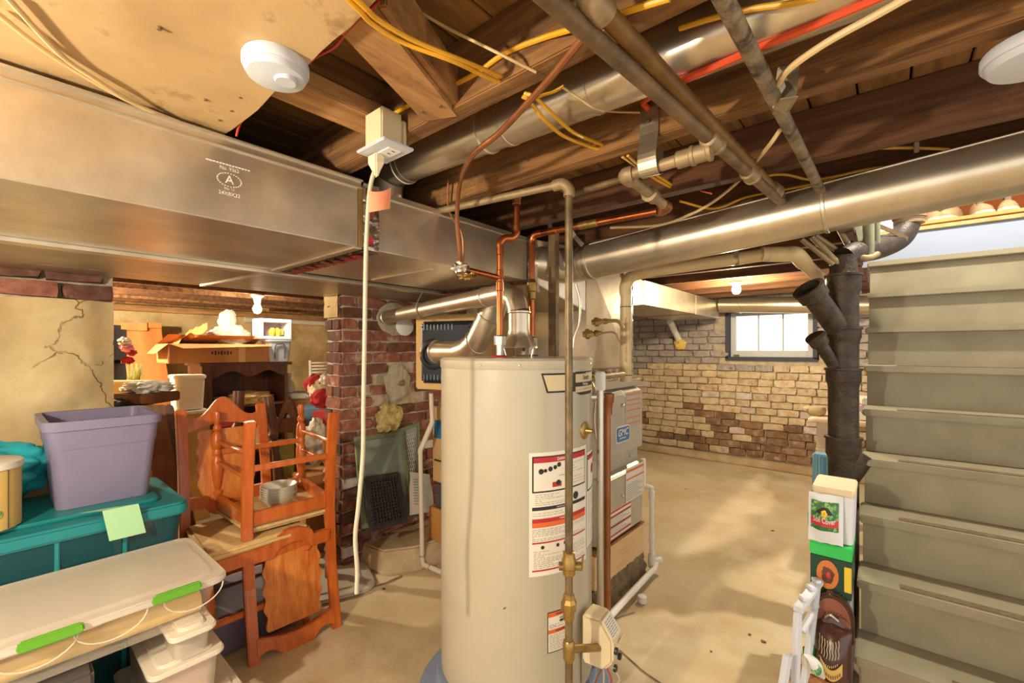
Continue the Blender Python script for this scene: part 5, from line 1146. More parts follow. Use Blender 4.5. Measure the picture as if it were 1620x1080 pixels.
# ------------------------------------------------------------------ oak chairs
def turned(mb, x, y, z0, z1, r=.026):
    L = z1-z0; pr = [(.5, 0), (.62, .03), (.62, .10), (.45, .13), (.7, .16), (.72, .19), (.5, .21), (.8, .24), (.98, .33), (.95, .36), (.62, .40), (.75, .43), (.75, .45), (.6, .47), (.95, .52), (.98, .62), (.75, .78), (.65, .82), (.95, .84), (.95, .87), (.68, .88), (1.0, .905), (1.0, 1.0)]
    return mb.lathe([(r*a, z0+L*b) for a, b in pr], (x, y, 0), n=18)
def dining_chair(label, loc, flip, rz, m='oak', ms='oak_splat', seat='cushion', group='oak dining chairs'):
    t = bpy.data.objects.new('dining_chair', None); COL.objects.link(t); t['_o'] = [0, 0, 0]; tag(t, label, 'chair', group)
    SH = .45; D2 = .20; WF = .205; WB = .175
    MB().prism([(-D2, -WB), (D2+.01, -WF), (D2+.01, WF), (-D2, WB)], (0, 0, SH-.005), (1, 0, 0), (0, 1, 0), .04).build('seat_cushion', seat, t, bevel=.014, smooth=True, seg=3)
    MB().b2((D2-.02, -WF+.02, SH-.06), (D2, WF-.02, SH-.002)).build('seat_rail', m, t, bevel=.003)
    MB().b2((-D2-.012, -WB+.02, SH-.06), (-D2+.01, WB-.02, SH-.002)).build('seat_rail', m, t, bevel=.003)
    for s in (-1, 1):
        MB().prism([(-D2, s*(WB-.008)-.01), (D2-.01, s*(WF-.008)-.01), (D2-.01, s*(WF-.008)+.01), (-D2, s*(WB-.008)+.01)], (0, 0, SH-.06), (1, 0, 0), (0, 1, 0), .058).build('seat_rail', m, t, bevel=.002)
        turned(MB(), D2-.012, s*(WF-.012), 0, SH-.002).build('front_leg', m, t, smooth=True)
        MB().strip([V(-D2-.045, s*WB, 0), V(-D2-.012, s*WB, .25), V(-D2-.004, s*WB, SH), V(-D2-.025, s*(WB-.002), .7), V(-D2-.085, s*(WB-.004), 1.0)], .042, .030, up=(1, 0, .1)).build('back_post', m, t, bevel=.004)
        for zz in (.14, .24):
            MB().tube([V(-D2-.02, s*WB, zz), V(D2-.012, s*(WF-.012), zz)], .0095, 10).build('side_stretcher', m, t, smooth=True)
    MB().b2((-D2-.03, -WB, .19), (-D2-.012, WB, .215)).build('back_stretcher', m, t, bevel=.003)
    MB().b2((D2-.02, -WF+.01, .18), (D2-.004, WF-.01, .205)).build('front_stretcher', m, t, bevel=.003)
    bx_ = lambda z: -D2-.004-(.021*(z-SH)/.25 if z < .7 else .021+.06*(z-.7)/.3)
    # lower back rail arching over the foot of the splat
    lo_ = [(y, .54-.0+.0*abs(y)) for y in (-.165, .165)]
    up2 = [(.165, .60), (.10, .60), (.07, .585)]+[]
    arch = [(-.165, .545), (-.09, .545)]+[(.09*math.sin(math.radians(a)), .545-.05*math.cos(math.radians(a))) for a in range(-80, 81, 16)]+[(.09, .545), (.165, .545), (.165, .60), (.085, .60)]+[(.075*math.sin(math.radians(a)), .60-.045*math.cos(math.radians(a))) for a in range(80, -81, -16)]+[(-.085, .60), (-.165, .60)]
    MB().prism(arch, (bx_(.57)-.022, 0, 0), (0, 1, 0), (0, 0, 1), .032).build('lower_back_rail', m, t, bevel=.003)
    sp = []
    for i in range(25):
        u = i/24; w_ = .108+.006*math.sin(u*math.pi*9)+.012*math.sin(u*math.pi); sp.append((w_, .56+.34*u))
    pol = [(a, b) for a, b in sp]+[(-a, b) for a, b in reversed(sp)]
    Msp = V(-.115, 0, 1).normalized()
    MB().prism([(a, (b-.56)) for a, b in pol], (bx_(.57)-.004, 0, .56), (0, 1, 0), Msp, .012).build('splat', ms, t, bevel=.002)
    cr = [(-.165, .86)]+[(-.165+.33*i/20, .865+.0*i) for i in range(1, 20)]+[(.165, .86)]
    low = [(y, .885+.035*math.cos(y/.165*math.pi*.5)) for y in [-.165+.33*i/16 for i in range(17)]]
    hi_ = [(y, .965+(.065*math.exp(-(y/.07)**2))+.018*math.cos(y/.165*math.pi*1.5)) for y in [.165-.33*i/24 for i in range(25)]]
    MB().prism([(a, b-.9) for a, b in low+hi_], (bx_(.9)-.02, 0, .9), (0, 1, 0), V(-.19, 0, 1).normalized(), .034).build('crest_rail', m, t, bevel=.004)
    t.location = loc
    t.rotation_euler = (0, math.pi if flip else 0, rz)
    return t
dining_chair('upright oak pressed-back chair with tan seat beneath the upturned one', (-2.21, .745, 0), False, 0)
dining_chair('upturned oak pressed-back chair stacked legs up on the other chair', (-2.235, .885, .985), True, -.06)
# bowls and platter lying on the upturned chair
bw0 = P(437, 806, d=2.12)
pt_ = thing('oval_platter', 'oval white china platter on the underside of the upturned chair', 'platter', tuple(bw0))
MB().loft([[bw0+RT*(.15*k*math.cos(2*math.pi*i/32))+FW*(.09*k*math.sin(2*math.pi*i/32))+V(0, 0, h_) for i in range(32)] for k, h_ in ((.6, 0), (.8, .004), (1.0, .02), (.98, .023), (.75, .008))]).build('dish', 'porcelain', pt_, smooth=True)
for i in range(6):
    c = bw0+RT*.012+V(0, 0, .012+.011*i)
    tag(MB().lathe([(.03, 0), (.034, .004), (.062, .034), (.078, .052), (.080, .055), (.076, .055), (.055, .03), (.02, .006)], c, n=36).build('bowl', 'porcelain', smooth=True), ('lowest', 'second', 'third', 'fourth', 'fifth', 'topmost')[i]+' white china bowl in the stack on the upturned chair', 'bowl', 'nested white bowls')
# table leaf leaning behind the purple bin
lf = thing('table_leaf', 'dark edged wooden table leaf leaning beside the purple bin', 'table leaf', (-2.62, .52, 0))
pA_ = P(206, 618, x=-2.95); pB_ = P(258, 622, x=-2.8); 
leaf = [P(222, 640, d=2.25), P(262, 640, d=2.3), P(292, 800, d=2.2), P(250, 800, d=2.14)]
dn = (leaf[1]-leaf[0]).cross(leaf[3]-leaf[0]).normalized()*.03
if dn.dot(FW) < 0: dn = -dn
e_ = (leaf[2]-leaf[1])*1.98
lv = [leaf[0], leaf[1], leaf[1]+e_, leaf[0]+(leaf[3]-leaf[0])*1.98]
MB().add(lv+[p+dn for p in lv], [(0, 1, 2, 3), (7, 6, 5, 4), (0, 4, 5, 1), (1, 5, 6, 2), (2, 6, 7, 3), (3, 7, 4, 0)]).build('board', 'mid_wood', lf, bevel=.004)
MB().add([lv[1]+(lv[1]-lv[0])*k+o for k in (0, .28) for o in (dn*-.5, dn*1.8)]+[lv[2]+(lv[1]-lv[0])*k+o for k in (0, .28) for o in (dn*-.5, dn*1.8)], [(0, 1, 3, 2), (4, 6, 7, 5), (0, 4, 5, 1), (2, 3, 7, 6), (0, 2, 6, 4), (1, 5, 7, 3)]).build('edge_moulding', 'dark_wood', lf, bevel=.006)
tc2 = P(232, 628, d=2.3)
MB().box(tc2, (.22, .18, .05), M=Matrix.Rotation(YAW, 3, 'Z')).build('apron', 'dark_wood', lf, bevel=.006)
tag(MB().blob(P(236, 612, d=2.32), (.10, .10, .03), .5, 2.2, 3, 4).build('crumpled_wrap', 'paper_white', smooth=True), 'crumpled black and white plastic wrap on the table leaf', 'plastic wrap')
tag(MB().blob(P(205, 636, d=2.25), (.06, .10, .025), .5, 2.5, 8, 3).build('cable_heap', 'black_cloth', smooth=True), 'tangle of dark cable behind the purple bin rim', 'cable')
# turned legs of an upturned table
def turned_leg(label, a, b, r, m):
    ax = (b-a); L = ax.length; pr = [(.5, 0), (.9, .02), (.9, .12), (.6, .14), (1, .17), (.65, .2), (1, .23), (.65, .26), (1, .29), (.6, .32), (.8, .4), (1, .52), (.75, .64), (.6, .68), (1, .71), (.65, .74), (1, .77), (.6, .8), (.95, .84), (.95, 1)]
    return tag(MB().lathe([(r*p, L*q_) for p, q_ in pr], a, ax=ax, n=18).build('turned_leg', m, smooth=True), label, 'table leg', 'turned table legs')
turned_leg('spool-turned post standing by the brick pier', V(*P(523, 875, d=2.45).xy, 0), P(520, 692, d=2.42), .034, 'mid_wood')
turned_leg('dark turned leg slanting above the upright chair back', V(*P(462, 770, d=2.55).xy, 0), P(424, 628, d=2.75), .032, 'dark_wood')
turned_leg('dark turned leg poking up behind the carved chair crest', V(*P(366, 690, d=2.75).xy, 0), P(378, 618, d=2.85), .034, 'dark_wood')
# carved chair back with olive upholstery, further back
cc = thing('carved_chair', 'dark carved chair back with olive upholstery behind the oak chairs', 'chair', tuple(P(452, 800, d=3.0)))
MBc = MB(); dcc = 3.0
crest = [(425, 690), (437, 668), (447, 640), (455, 629), (462, 634), (468, 655), (473, 676), (466, 690), (460, 662), (454, 652), (444, 668), (436, 690)]
vs_ = [P(a, b, d=dcc) for a, b in crest]; n_ = len(vs_)
MBc.add(vs_+[p+FW*.04 for p in vs_], [tuple(range(n_)), tuple(range(2*n_-1, n_-1, -1))]+[(k, n_+k, n_+(k+1) % n_, (k+1) % n_) for k in range(n_)])
MBc.build('crest', 'dark_wood', cc, bevel=.004)
MB().box(P(453, 672, d=dcc+.03), (.16, .05, .10), M=Matrix.Rotation(YAW, 3, 'Z')).build('head_panel', 'dark_wood', cc, bevel=.006)
MB().box(P(452, 725, d=dcc+.03), (.17, .05, .26), M=Matrix.Rotation(YAW, 3, 'Z')).build('upholstery', 'olive', cc, bevel=.015)
for px in (430, 474): MB().tube([P(px, 690, d=dcc+.03), P(px, 850, d=dcc+.03)], .02, 10).build('back_post', 'dark_wood', cc, smooth=True)
# tray and lid on the floor by the pier
tr2 = thing('grey_tray', 'pale grey plastic bin lid lying on the floor by the pier', 'tray', tuple(P(545, 905, z=.005)))
Ml = Matrix.Rotation(-.35, 3, 'Z')
cT = P(520, 905, z=.012)
MB().rbox(cT, (.62, .42, .02), .09, 1, M=Ml).build('lid', 'tray', tr2, bevel=.006, smooth=True)
MB().rbox(cT+V(0, 0, .013), (.5, .30, .008), .07, 1, M=Ml).build('lid_panel', 'tray', tr2, bevel=.003, smooth=True)
tag(MB().b2((-2.5, .5, .005), (-2.1, .95, .16)).build('toy_crate', 'purple_in', bevel=.012), 'dark purple box pushed beneath the upright oak chair', 'box')

# ------------------------------------------------------------------ against the pier
def leaning(t, name, p, w_, h_, th, m, lean, ang, y=None):
    pass
sf = thing('screen_frame', 'green painted window screen frame leaning on the brick pier', 'window screen', (-2.27, 1.62, .12))
def panelbox(px0, py0, px1, py1, px2, py2, px3, py3, xs, th):
    return [P(px0, py0, x=xs[0]), P(px1, py1, x=xs[1]), P(px2, py2, x=xs[2]), P(px3, py3, x=xs[3])]
def frame_of(t, c4, bw_, th, mf, mi, names=('frame_bar', 'panel')):
    a, b, c, d = c4; n = (b-a).cross(d-a).normalized()*th
    u = (b-a).normalized()*bw_; v = (d-a).normalized()*bw_
    def q(p0, p1, p2, p3, nm, m, k=1): MB().add([p0, p1, p2, p3, p0+n*k, p1+n*k, p2+n*k, p3+n*k], [(0, 1, 2, 3), (7, 6, 5, 4), (0, 4, 5, 1), (1, 5, 6, 2), (2, 6, 7, 3), (3, 7, 4, 0)]).build(nm, m, t, bevel=.003)
    q(a, b, b+v, a+v, names[0], mf); q(d-v, c-v, c, d, names[0], mf); q(a+v, a+u+v, d+u-v, d-v, names[0], mf); q(b-u+v, b+v, c-v, c-u-v, names[0], mf)
    q(a+u+v+n*.3, b-u+v+n*.3, c-u-v+n*.3, d+u-v+n*.3, names[1], mi, .3)
frame_of(sf, [P(571, 838, x=-2.17), P(652, 818, x=-2.22), P(636, 682, x=-2.37), P(559, 692, x=-2.37)], .028, .018, 'green_frame', 'screen_glass')
sf2 = thing('hex_mesh_frame', 'green frame with hexagon wire mesh leaning behind the other frame', 'window screen', (-2.3, 1.75, .12))
frame_of(sf2, [P(600, 826, x=-2.27), P(665, 815, x=-2.28), P(662, 668, x=-2.385), P(596, 690, x=-2.385)], .022, .014, 'green_frame', 'screen_glass')
hx_ = MB(); o_ = [P(637, 772, x=-2.268), P(655, 770, x=-2.27), P(655, 684, x=-2.362), P(637, 690, x=-2.36)]
for i in range(7):
    for j in range(14):
        u = (i+(.5 if j % 2 else 0))/6.5; v = j/13.5
        if u > 1: continue
        c = o_[0].lerp(o_[1], u).lerp(o_[3].lerp(o_[2], u), v)
        eu = (o_[1]-o_[0])/6.5*.5; ev = (o_[3]-o_[0])/13.5*.62
        ring = [c+eu*math.cos(math.radians(30+60*k))*1.1+ev*math.sin(math.radians(30+60*k))*1.1 for k in range(6)]
        for k in range(6): hx_.tube([ring[k], ring[(k+1) % 6]], .0012, 4)
hx_.build('wire_mesh', 'paper_white', sf2)['kind'] = 'stuff'
gr = thing('cast_iron_grille', 'black cast iron floor register grille leaning on the green frame', 'grille', tuple(P(615, 836, x=-2.12)))
g4 = [P(587, 838, x=-2.12), P(640, 822, x=-2.15), P(628, 750, x=-2.24), P(577, 758, x=-2.23)]
a, b, c, d = g4; n = (b-a).cross(d-a).normalized()*.012
def bar(p0, p1, w_, nm='bar'):
    dr = (p1-p0).normalized(); s_ = dr.cross(n).normalized()*w_/2
    vs2 = [p0-s_, p0+s_, p1+s_, p1-s_]; MB().add(vs2+[p+n for p in vs2], [(0, 1, 2, 3), (7, 6, 5, 4), (0, 4, 5, 1), (1, 5, 6, 2), (2, 6, 7, 3), (3, 7, 4, 0)]).build(nm, 'grille', gr)
for p0, p1 in ((a, b), (b, c), (c, d), (d, a)): bar(p0.lerp(p1, -.01), p1.lerp(p0, -.01), .026, 'rim')
MB().add([p-n*.4 for p in (a, b, c, d)], [(0, 1, 2, 3)]).build('hole_shade_sheet', 'black_plastic', gr)  # black sheet added behind the bars to paint the holes in shade
for i in range(1, 11): bar(a.lerp(b, i/11), d.lerp(c, i/11), .006)
for i in range(1, 15): bar(a.lerp(d, i/15), b.lerp(c, i/15), .006)
ppr = [P(648, 815, x=-2.16), P(688, 808, x=-2.18), P(680, 750, x=-2.27), P(648, 746, x=-2.27)]
q = MB().grid(lambda u, v: ppr[0].lerp(ppr[1], u).lerp(ppr[3].lerp(ppr[2], u), v)+V(.01*noise.noise(V(u*3, v*3, 1)), 0, 0), 8, 8).build('paper_packet', 'paper_white', smooth=True)
tag(q, 'white paper packet in plastic leaning beside the green frames', 'papers')
pk = MB()
for i in range(10): pk.strip([ppr[0].lerp(ppr[1], .12).lerp(ppr[3].lerp(ppr[2], .12), .25+.065*i)+V(.012, 0, 0), ppr[0].lerp(ppr[1], .3+.1*(i % 4)).lerp(ppr[3].lerp(ppr[2], .3+.1*(i % 4)), .25+.065*i)+V(.012, 0, 0)], .004, .0006, up=(1, 0, .3))
o_pk = pk.build('printed_lines', 'ink_grey', q); o_pk['kind'] = 'stuff'
crt = thing('wooden_crate', 'brown wooden crate on the slab half hidden behind the tank', 'crate', (-1.97, 1.92, .121))
for c_, d_ in (((-1.975, 1.76, .22), (.35, .02, .196)), ((-1.975, 2.09, .22), (.35, .02, .196)), ((-2.14, 1.925, .22), (.02, .31, .196)), ((-1.81, 1.925, .22), (.02, .31, .196))):
    MB().box(c_, d_).build('crate_side', 'crate', crt, bevel=.004)
MB().b2((-2.13, 1.77, .122), (-1.82, 2.08, .135)).build('crate_bottom', 'crate', crt)
bx3_ = MB().b2((-2.12, 1.77, .32), (-1.82, 2.06, .47)).build('dark_case', 'dark_grey', bevel=.01); tag(bx3_, 'dark grey case resting on the wooden crate', 'case')
cb3 = thing('cardboard_carton', 'tall cardboard carton with blue print on the dark case', 'box', (-1.97, 1.9, .471))
MB().b2((-2.14, 1.77, .472), (-1.80, 2.06, .93)).build('carton', 'cardboard_pale', cb3, bevel=.006)
MB().b2((-2.12, 1.767, .74), (-1.82, 1.769, .85)).build('printed_band', 'logo_blue', cb3)
MB().b2((-2.12, 1.767, .60), (-1.82, 1.769, .61)).build('tape_band', 'ink', cb3)

# ------------------------------------------------------------------ back room
def rot(a): return Matrix.Rotation(a, 3, 'Z')
hc = thing('open_hutch', 'dark wooden open hutch with scalloped top rail in the back room', 'cabinet', (-4.4, 1.44, 0))
X0, X1, Y0h, Y1h = -4.6, -4.2, 1.11, 1.775
MB().b2((X0, Y0h, 0), (X1, Y0h+.07, 1.145)).build('side_panel', 'dark_wood', hc, bevel=.004)
MB().b2((X0, Y1h-.025, 0), (X1, Y1h, 1.145)).build('side_panel', 'dark_wood', hc, bevel=.004)
MB().b2((X0-.01, Y0h-.02, 1.145), (X1+.03, Y1h+.03, 1.17)).build('top', 'dark_wood', hc, bevel=.004)
MB().b2((X0, Y0h+.07, 0), (X0+.02, Y1h-.025, 1.145)).build('back_panel', 'dark_wood', hc)
for z in (.40, .80, .62): MB().b2((X0+.02, Y0h+.07, z-.01), (X1-.01, Y1h-.025, z+.01)).build('shelf', 'dark_wood', hc, bevel=.002)
sc = [(Y0h+.07, 1.145), (Y1h-.025, 1.145)]+[(Y1h-.025-(Y1h-Y0h-.095)*i/24, 1.075-.025*math.cos(i/24*math.pi*4)) for i in range(25)]
MB().prism(sc, (X1-.02, 0, 0), (0, 1, 0), (0, 0, 1), .02).build('valance', 'dark_wood', hc)
def bx3(name, label, cat, c, d, m, rz=0, group=None, bevel=.006):
    return tag(MB().box(c, d, M=rot(rz)).build(name, m, bevel=bevel), label, cat, group)
bx3('gift_box', 'small flower-patterned box inside the dark hutch', 'box', (-4.3, 1.29, .845), (.16, .17, .066), 'leaf')
bx3('red_box', 'flat red box under the patterned box in the hutch', 'box', (-4.32, 1.3, .65), (.2, .2, .036), 'red_print')
tag(MB().blob((-4.28, 1.5, .86), (.12, .17, .05), .5, 2, 3, 4).build('cloth_bag', 'cardboard_pale', smooth=True), 'crumpled tan cloth bag on the hutch shelf', 'bag')
bx3('pink_box', 'flat pink box on the lower hutch shelf', 'box', (-4.3, 1.62, .645), (.2, .18, .025), 'pink')
for i, (y_, m_) in enumerate(((1.42, 'pink'), (1.47, 'paper_lilac'), (1.52, 'tin_white'))): bx3('book', ('pink', 'lilac', 'white')[i]+' upright book on the lower hutch shelf', 'book', (-4.3, y_, .71 if False else .505), (.15, .035, .18), m_, 0, 'books on the lower hutch shelf', .002)
# long cardboard box on the hutch
cbx = thing('long_carton', 'long open cardboard carton lying on the hutch top', 'box', (-4.3, 1.23, 1.171))
MB().b2((-4.5, .875, 1.175), (-4.13, 1.60, 1.325)).build('carton', 'cardboard', cbx, bevel=.005)
MB().add([V(-4.13, .875, 1.326), V(-4.13, 1.60, 1.326), V(-4.05, 1.58, 1.31), V(-4.04, .95, 1.29)], [(0, 1, 2, 3)]).build('flap', 'cardboard', cbx)
MB().add([V(-4.13, .875, 1.326), V(-4.5, .875, 1.326), V(-4.42, .80, 1.25), V(-4.16, .80, 1.25)], [(0, 1, 2, 3)]).build('flap', 'cardboard', cbx)
MB().add([V(-4.5, .875, 1.326), V(-4.5, 1.60, 1.326), V(-4.25, 1.58, 1.40), V(-4.25, .90, 1.40)], [(0, 1, 2, 3)]).build('flap', 'kraft', cbx)
q = MB(); [q.box(V(-4.1285, 1.16+.022*i, 1.255), (.001, .012, .02+.012*(i % 2))) for i in range(7)]; q.build('box_print', 'ink', cbx)
MB().b2((-4.1295, 1.35, 1.176), (-4.128, 1.40, 1.325)).build('tape', 'cardboard_pale', cbx)
tag(MB().grid(lambda u, v: P(262+66*u, 552-34*u+10*math.sin(v*6+u*9)*.6-4*v, d=3.5+.25*v)+V(0, 0, .02*noise.noise(V(u*9, v*9, 0))), 24, 12).build('kraft_paper', 'kraft', smooth=True), 'crumpled brown kraft paper on the left end of the carton', 'paper')
wb = MB().blob(P(365, 528, d=3.95)+V(0, 0, -.03), (.14, .16, .10), .3, 1.6, 2, 5); wb.blob(P(360, 506, d=3.95), (.06, .07, .09), .3, 2, 5, 4)
tag(wb.build('plastic_bag', 'bag_white', smooth=True), 'white plastic bag standing on the cardboard carton', 'bag')
gb = thing('grey_caddy', 'small light grey plastic bin on the hutch corner', 'bin', (-4.2, 1.66, 1.171))
MB().rbox((-4.2, 1.675, 1.27), (.2, .19, .19), .02, .85).build('tub', 'bin_grey', gb, smooth=True)
MB().rbox((-4.2, 1.675, 1.362), (.22, .21, .014), .02).build('rim', 'bin_grey', gb, smooth=True)
MB().tube(curve([V(-4.092, 1.62, 1.2), V(-4.09, 1.625, 1.31), V(-4.09, 1.66, 1.33), V(-4.09, 1.70, 1.32), V(-4.092, 1.705, 1.2)], 5), .006, 8).build('handle', 'dark_grey', gb, smooth=True)
wb_ = thing('white_display_box', 'white framed box with yellow toys showing on the grey bin', 'box', (-4.25, 1.66, 1.372))
wc = P(432, 526, d=3.93); 
for nm, a_, b_ in (('frame_bar', (-.135, -.09), (-.105, .09)), ('frame_bar', (.105, -.09), (.135, .09)), ('frame_bar', (-.105, .06), (.105, .09)), ('frame_bar', (-.105, -.09), (.105, -.065))):
    MB().b2((-4.32, 1.655+a_[0], 1.465+a_[1]), (-4.15, 1.655+b_[0], 1.465+b_[1])).build(nm, 'white_plastic', wb_, bevel=.004)
MB().b2((-4.33, 1.53, 1.376), (-4.321, 1.78, 1.55)).build('back_panel', 'paper_lilac', wb_)
for i, (y_, r) in enumerate(((1.655, .04), (1.70, .042), (1.735, .03))): tag(MB().blob((-4.24, y_, 1.44), (r, r*.6, r), .2, 2, i, 3).build('toy', 'yellow_toy', smooth=True), ('left', 'middle', 'right')[i]+' yellow toy inside the white framed box', 'toy', 'yellow toys in the white box')
# left pile: totes and boxes
def lidded(label, c, d, m, ml, name='storage_bin', cat='bin', group=None, rz=0):
    t = thing(name, label, cat, (c[0], c[1], c[2]), group)
    MB().rbox((c[0], c[1], c[2]+d[2]*.45), (d[0]*.93, d[1]*.93, d[2]*.9), .02, .9).build('tub', m, t, smooth=True)
    MB().rbox((c[0], c[1], c[2]+d[2]*.94), (d[0], d[1], d[2]*.12), .02).build('lid', ml, t, bevel=.006, smooth=True)
bx3('carton', 'tall cardboard carton left of the hutch in the back room', 'box', (-4.45, .93, .50), (.34, .30, 1.0), 'cardboard')
lidded('cream lidded bin beside the hutch in the back room', (-4.10, .985, .83), (.26, .19, .26), 'bin_white', 'bin_white')
bx3('carton', 'pale cardboard carton with white top left of the hutch', 'box', (-4.10, .93, .40), (.34, .32, .80), 'cardboard_pale')
bx3('paper_stack', 'white sheets lying on the pale carton left of the hutch', 'papers', (-4.10, .93, .812), (.34, .34, .022), 'paper_white')
# orange door panel, flowers, dark chair backs
dp = thing('door_panel', 'orange wooden door leaf leaning on the back wall', 'door leaf', (-5.3, .7, 0))
def tilt(y, z): return V(-5.72+.42*(1-z/1.55), y, z)
MB().add([tilt(.30, 0), tilt(1.24, 0), tilt(1.15, 1.53), tilt(.30, 1.55)]+[tilt(.30, 0)-V(.04, 0, 0), tilt(1.24, 0)-V(.04, 0, 0), tilt(1.15, 1.53)-V(.04, 0, 0), tilt(.30, 1.55)-V(.04, 0, 0)], [(0, 1, 2, 3), (7, 6, 5, 4), (0, 4, 5, 1), (1, 5, 6, 2), (2, 6, 7, 3), (3, 7, 4, 0)]).build('leaf', 'door_orange', dp, bevel=.003)
MB().b2((-5.72, .30, 1.47), (-5.66, 1.03, 1.545)).build('top_rail', 'door_orange', dp, bevel=.004)
MB().b2((-5.74, 1.04, 1.50), (-5.67, 1.15, 1.555)).build('top_rail', 'door_orange', dp, bevel=.004)
fw_ = thing('artificial_flowers', 'bunch of pink and red artificial flowers with green stems in the back room', 'flowers', tuple(P(208, 610, d=3.0)))
for i, (px, py, r, m_) in enumerate(((197, 540, .036, 'bag_white'), (201, 550, .036, 'pink'), (208, 557, .028, 'red_plush'), (203, 570, .034, 'red_plush'), (195, 546, .03, 'pink'))):
    MB().blob(P(px, py, d=3.0+.02*i), (r, r, r*.75), .5, 2.5, i, 3).build('bloom', m_, fw_, smooth=True)
for i in range(14):
    a = P(206+i*.6, 620, d=3.0); b = P(200+i*2.0, 575+(i % 4)*6, d=2.98+.01*(i % 3)); MB().strip([a, a.lerp(b, .5)+V(0, 0, .01), b], .012, .002, up=FW).build('stem', 'leaf', fw_)
for i, (py, pz_, hh_) in enumerate(((545, 0, .17), (590, 0, .12))):
    tag(MB().rbox(P(176, py, d=3.05), (.13, .16, hh_*1.6), .05, 1, M=rot(YAW)).build('chair_cushion', 'black_cloth', bevel=.03, smooth=True), ('upper', 'lower')[i]+' dark rounded cushion at the wall edge of the back room', 'cushion', 'dark cushions at the wall edge')
tag(MB().box(P(196, 632, d=2.9), (.30, .12, .25), M=rot(YAW)).build('cream_carton', 'cardboard_pale', bevel=.006), 'pale carton below the artificial flowers', 'box')
tag(MB().box(P(205, 720, d=2.95), (.4, .3, .55), M=rot(YAW)).build('carton', 'cardboard', bevel=.006), 'brown carton at the foot of the back room pile by the wall', 'box')
# between hutch and pier
bt = thing('detergent_bottle', 'cream plastic bottle beside the hutch', 'bottle', tuple(P(457, 622, d=4.4)))
MB().lathe([(.05, 0), (.055, .02), (.05, .10), (.02, .14), (.018, .17)], P(457, 622, d=4.4), n=20).build('body', 'bin_white', bt, smooth=True); MB().lathe([(.02, .17), (.02, .2), (.001, .202)], P(457, 622, d=4.4), n=14).build('cap', 'white_plastic', bt, smooth=True)
bx3('carton', 'pale yellow carton between hutch and pier', 'box', P(478, 672, d=4.62), (.20, .30, .62), 'cardboard_pale', YAW)
bx3('paper_stack', 'heap of white paper on the pale yellow carton', 'papers', P(475, 624, d=4.35), (.28, .30, .05), 'paper_white', YAW, None, .015)
tb2 = thing('blue_tote', 'blue grey lidded tote near the brick pier', 'tote', tuple(P(500, 735, d=3.3)))
MB().rbox(P(502, 690, d=3.3), (.28, .30, .36), .03, .9, M=rot(YAW)).build('tub', 'dark_grey', tb2, smooth=True)
MB().rbox(P(502, 650, d=3.3), (.32, .34, .07), .04, 1, M=rot(YAW)).build('lid', 'bin_blue', tb2, bevel=.015, smooth=True)
q = MB(); [q.box(P(497+2.2*i, 657, d=3.12), (.006, .006, .014)) for i in range(5)]; q.build('lid_lettering', 'paper_white', tb2)
pt2 = thing('plush_toy', 'red and cream plush toy peeking past the brick pier', 'plush toy', tuple(P(505, 640, d=3.2)))
for i, (px, py, r, m_) in enumerate(((500, 608, .075, 'red_plush'), (503, 616, .065, 'cream_plush'), (508, 630, .07, 'red_plush'), (515, 600, .04, 'bag_white'))):
    MB().blob(P(px, py, d=3.2-.03*i), (r, r, r), .25, 2, i, 4).build('stuffing', m_, pt2, smooth=True)
bx3('red_white_box', 'red and white box standing beside the blue tote', 'box', P(512, 668, d=2.95), (.10, .12, .16), 'red_print', YAW)
wbg = MB().blob(P(498, 700, d=2.8), (.09, .09, .13), .35, 2, 6, 5)
tag(wbg.build('plastic_bag', 'bag_white', smooth=True), 'white plastic carrier bag behind the upturned chair', 'bag')
bcp = P(498, 700, d=2.8)
bx3('carton', 'brown carton carrying the white carrier bag behind the chairs', 'box', (bcp.x, bcp.y, .255), (.2, .2, .51), 'cardboard')
ld = thing('white_ladder_rack', 'white slatted frame against the back wall near the pier', 'rack', tuple(P(500, 640, d=5.0)))
for px in (491, 524): MB().tube([P(px, 570, d=5.0), P(px+3, 731, d=5.0)], .018, 8).build('post', 'paper_white', ld)
for i in range(9): MB().tube([P(491, 574+5*i, d=5.0), P(526, 573+5*i, d=5.0)], .009, 6).build('slat', 'paper_white', ld)
pr_ = MB().tube([V(-5.93, 2.0, H+.365), V(-5.93, 3.3, H+.363)], .035, 16)
tag(pr_.build('drain_pipe', 'pvc', smooth=True), 'cream plastic drain pipe under the back room sill', 'pipe')

# ================================================================== BESIDE THE STAIRS
def SB(px, py, d): return P(px, py, d=d)
gbx = thing('grey_carton', 'pale grey carton standing on the floor beside the stairs', 'box', (-.215, 2.10, 0))
MB().b2((-.30, 2.0, .003), (-.12, 2.25, .375)).build('carton', 'bin_grey', gbx, bevel=.006)
gsk = thing('green_sack_box', 'dark green feed box with bright green lid and orange roundel', 'box', (-.215, 2.08, .376))
MB().b2((-.305, 1.99, .378), (-.112, 2.22, .52)).build('carton', 'green_box', gsk, bevel=.004)
MB().b2((-.308, 1.985, .52), (-.110, 2.225, .565)).build('lid', 'green_bright', gsk, bevel=.004)
MB().lathe([(.052, 0), (.052, .002)], (-.222, 1.989, .455), ax=(0, -1, 0), n=36).build('roundel', 'orange_print', gsk)
MB().blob((-.222, 1.986, .453), (.028, .003, .028), .35, 2, 3, 3).build('roundel_figure', 'dark_wood', gsk, smooth=True)
MB().blob((-.218, 1.983, .455), (.012, .002, .010), .35, 2, 6, 2).build('roundel_figure', 'red_print', gsk, smooth=True)
q = MB(); [q.box(V(-.285+.0135*i, 1.9885, .391), (.004+.002*(i % 3), .0006, .010+.003*(i % 2))) for i in range(11)]; q.build('box_lettering', 'leaf_print', gsk)
